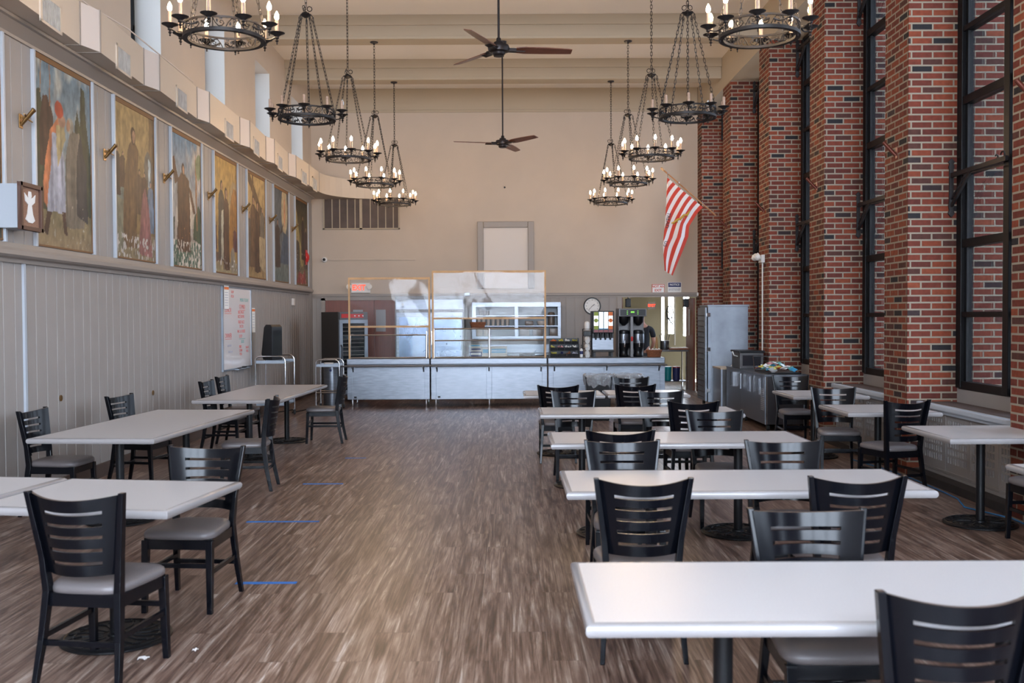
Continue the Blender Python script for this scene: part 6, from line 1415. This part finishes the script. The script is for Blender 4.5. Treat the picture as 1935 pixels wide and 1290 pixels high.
# ------------------------------------------------------------------ kitchen beyond the doorway
t = thing('kitchen_table', 'steel work table in the kitchen doorway', 'table', (GX(1213, 22.9), 22.8, 0)); w = GX(1300, 22.9) - GX(1213, 22.9)
MB().box(0, w, 0, 0.7, 0.88, 0.92, bev=0.004).build('top', 'steel_dark', t); MB().box(0, w, 0.05, 0.65, 0.18, 0.2).build('undershelf', 'steel_dark', t)
for a in (0.04, w - 0.04):
    for b in (0.05, 0.64): MB().lathe([(0.02, 0), (0.02, 0.88)], (a, b, 0), 10).build('leg', 'chrome', t)
for px, m_, n in ((1262, 'teal', 'teal lidded pitcher'), (1278, 'maroon', 'maroon lidded pitcher')):
    t = thing('pitcher', n + ' on the lower shelf of the kitchen table', 'pitcher', (GX(px, 22.95), 22.95, 0.201)); MB().lathe([(0.06, 0), (0.08, 0.02), (0.085, 0.26), (0.088, 0.30)], (0, 0, 0), 20).build('body', 'teal' if m_ == 'teal' else 'navy', t, smooth=True); MB().lathe([(0.09, 0.30), (0.09, 0.33), (0.001, 0.335)], (0, 0, 0), 20).build('lid', m_, t, smooth=True)
t = thing('stock_pot', 'steel pot with utensils on the kitchen table', 'pot', (GX(1256, 23.1), 23.1, 0.921)); MB().lathe([(0.10, 0), (0.105, 0.01), (0.105, 0.2), (0.11, 0.205)], (0, 0, 0), 24).build('body', 'steel', t, smooth=True)
for k in range(5): MB().tube([(0.03 * (k - 2), 0, 0.15), (0.06 * (k - 2), 0.02, 0.34 + 0.03 * (k % 2))], 0.008, 6).build('utensil', 'steel_dark', t)
t = thing('cutting_boards', 'flat trays stacked on the right of the kitchen table', 'trays', (GX(1284, 23.0), 23.0, 0.921)); MB().box(-0.25, 0.2, -0.15, 0.15, 0, 0.03).build('tray', 'wicker', t); MB().box(-0.2, 0.18, -0.12, 0.13, 0.03, 0.05).build('tray', 'off_white', t)
tag(MB().lathe([(0.03, 0), (0.035, 0.02), (0.032, 0.2), (0.015, 0.25), (0.014, 0.3), (0.001, 0.3)], (0, 0, 0), 14).build('bottle', 'pine', loc=(GX(1241, 22.95), 22.95, 0.921), smooth=True), 'pale bottle at the left end of the kitchen table', 'bottle')
t = thing('door_2', None, None, (4.14, YB + 0.17, 0)); t['kind'] = 'structure'
MB().box(-0.02, 0.025, 0, 0.92, 0.01, 2.1).build('door_leaf', 'brown_door', t); MB().box(-0.025, 0.03, 0.42, 0.56, 1.25, 1.85).build('door_glass', 'lit_panel' if False else 'white', t)
t = thing('door_3', None, None, (DX0 - 0.02, YB + 0.17, 0)); t['kind'] = 'structure'; MB().box(-0.0, 0.06, 0.0, 0.05, 0.01, 2.12).build('door_leaf', 'brown_door', t)
for px, nm in ((1187, 'left'), (1296, 'right')):
    t = thing('speaker', '%s small black speaker hung in the kitchen doorway' % nm, 'speaker', (GX(px, 22.7), 22.7, GZ(px, 571, 22.7))); MB().box(-0.06, 0.06, -0.06, 0.05, -0.11, 0.08, bev=0.012).build('cabinet', 'black_plastic', t); MB().bar((0, 0.0, 0.08), (0.03, 0.12, 0.2), 0.02, 0.02).build('bracket', 'black_plastic', t)
t = thing('kitchen_exit_sign', 'small orange exit sign on the far kitchen wall', 'exit sign', (GX(1232, 24.5), 24.58, GZ(1232, 577, 24.5))); MB().box(-0.1, 0.1, -0.05, 0.0, -0.09, 0.09).build('housing', 'grey_trim', t); text('lettering', 'EXIT', 0.09, (0, -0.052, 0), RB, 'red_light', t, bold=0.003)
t = thing('cable_coil', 'dark coil of cable hung by the kitchen window', 'cable coil', (GX(1267, 26.3), 26.44, GZ(1267, 590, 26.3)))
for k in range(4): MB().tube([(0.09 * math.cos(a + k) , 0.01 * k - 0.04, -0.13 * k + 0.17 * math.sin(a)) for a in [2 * PI * j / 16 for j in range(16)]], 0.014 if k < 2 else 0.006, 5, closed=True).build('loop', 'black_plastic', t, smooth=True)
tag(MB().tube([(0, 0, 0.92), (0, 0, 2.9)], 0.02, 8).build('wall_pipe', 'off_white', loc=(GX(1277, 26.3), 26.44, 0), smooth=True), 'pale vertical pipe on the kitchen wall between windows', 'pipe')

# person in dark shirt behind the brewer
def skin_body(name, verts, edges, radii, m, parent, sub=2):
    me = bpy.data.meshes.new(name); me.from_pydata([Vector(v) for v in verts], edges, []); o = bpy.data.objects.new(name, me); COL.objects.link(o)
    md = o.modifiers.new('skin', 'SKIN'); sv = me.skin_vertices[0].data if me.skin_vertices else None
    if sv is None:
        bpy.context.view_layer.objects.active = o; sv = me.skin_vertices[0].data
    for q, r in zip(sv, radii): q.radius = (r, r) if not isinstance(r, tuple) else r
    sv[0].use_root = True
    md2 = o.modifiers.new('sub', 'SUBSURF'); md2.levels = sub; md2.render_levels = sub
    dg = bpy.context.evaluated_depsgraph_get(); m2 = bpy.data.meshes.new_from_object(o.evaluated_get(dg)); bpy.data.objects.remove(o)
    m2.materials.clear(); m2.materials.append(M[m]); m2.name = name; m2.polygons.foreach_set('use_smooth', [True] * len(m2.polygons))
    o = bpy.data.objects.new(name, m2); COL.objects.link(o); o.parent = parent; return o
p = thing('person', 'person in a dark shirt working behind the coffee brewer', 'person', (GX(1214, 20.6), 20.6, 0), 0)
# facing the prep area, leaning slightly; arms forward and down
bv = [(0, 0, 0.95), (0, 0, 1.12), (0, 0.0, 1.32), (0, 0.0, 1.46), (-0.02, 0.0, 1.55), (-0.03, 0.01, 1.66), (-0.03, 0.01, 1.74),
      (0.10, 0, 0.90), (0.11, 0.02, 0.50), (0.11, -0.02, 0.08), (0.11, 0.13, 0.03), (-0.10, 0, 0.90), (-0.11, 0.02, 0.50), (-0.11, -0.02, 0.08), (-0.11, 0.13, 0.03),
      (0.19, 0, 1.42), (0.24, 0.02, 1.16), (0.22, 0.20, 1.02), (0.21, 0.27, 1.0), (-0.19, 0, 1.42), (-0.25, 0.02, 1.16), (-0.22, 0.20, 1.02), (-0.21, 0.27, 1.0)]
be = [(0, 1), (1, 2), (2, 3), (3, 4), (4, 5), (5, 6), (0, 7), (7, 8), (8, 9), (9, 10), (0, 11), (11, 12), (12, 13), (13, 14), (3, 15), (15, 16), (16, 17), (17, 18), (3, 19), (19, 20), (20, 21), (21, 22)]
br_ = [(0.15, 0.10), (0.14, 0.10), (0.16, 0.11), (0.10, 0.08), 0.055, 0.085, 0.07, 0.085, 0.06, 0.04, 0.035, 0.085, 0.06, 0.04, 0.035, 0.058, 0.042, 0.03, 0.03, 0.058, 0.042, 0.03, 0.03]
skin_body('body', bv, be, br_, 'skin', p)
for s in (1, -1):   # hands: palm with five fingers
    for k in range(5):
        x_ = s * 0.21 + (k - 2) * 0.016; L_ = (0.055, 0.075, 0.08, 0.075, 0.055)[k]
        skin_body('finger', [(x_, 0.28, 1.0), (x_ + (k - 2) * 0.003, 0.28 + L_ * .6, 0.99), (x_ + (k - 2) * 0.004, 0.28 + L_, 0.965)], [(0, 1), (1, 2)], [0.009, 0.008, 0.007], 'skin', p, 1)
skin_body('shirt', [(0, 0, 0.92), (0, 0, 1.12), (0, 0, 1.32), (0, 0, 1.45), (0.19, 0, 1.42), (0.235, 0.01, 1.24), (-0.19, 0, 1.42), (-0.235, 0.01, 1.24)], [(0, 1), (1, 2), (2, 3), (3, 4), (4, 5), (3, 6), (6, 7)], [(0.17, 0.12), (0.155, 0.115), (0.175, 0.125), (0.11, 0.09), 0.07, 0.062, 0.07, 0.062], 'shirt', p)
skin_body('trousers', [(0, 0, 0.98), (0.10, 0, 0.88), (0.11, 0.02, 0.50), (0.11, -0.02, 0.10), (-0.10, 0, 0.88), (-0.11, 0.02, 0.50), (-0.11, -0.02, 0.10)], [(0, 1), (1, 2), (2, 3), (0, 4), (4, 5), (5, 6)], [(0.165, 0.115), 0.10, 0.075, 0.06, 0.10, 0.075, 0.06], 'black_ink', p)
skin_body('hair', [(-0.03, -0.015, 1.69), (-0.03, -0.01, 1.76)], [(0, 1)], [0.09, 0.08], 'hair', p)
skin_body('cap', [(-0.03, 0.02, 1.76), (-0.03, 0.09, 1.74)], [(0, 1)], [0.085, 0.04], 'black_ink', p)
for s in (-1, 1): MB().lathe([(0.001, 0), (0.012, 0.006), (0.001, 0.012)], (-0.03 + s * 0.032, 0.088, 1.68), 8).build('eye', 'black_ink', p)
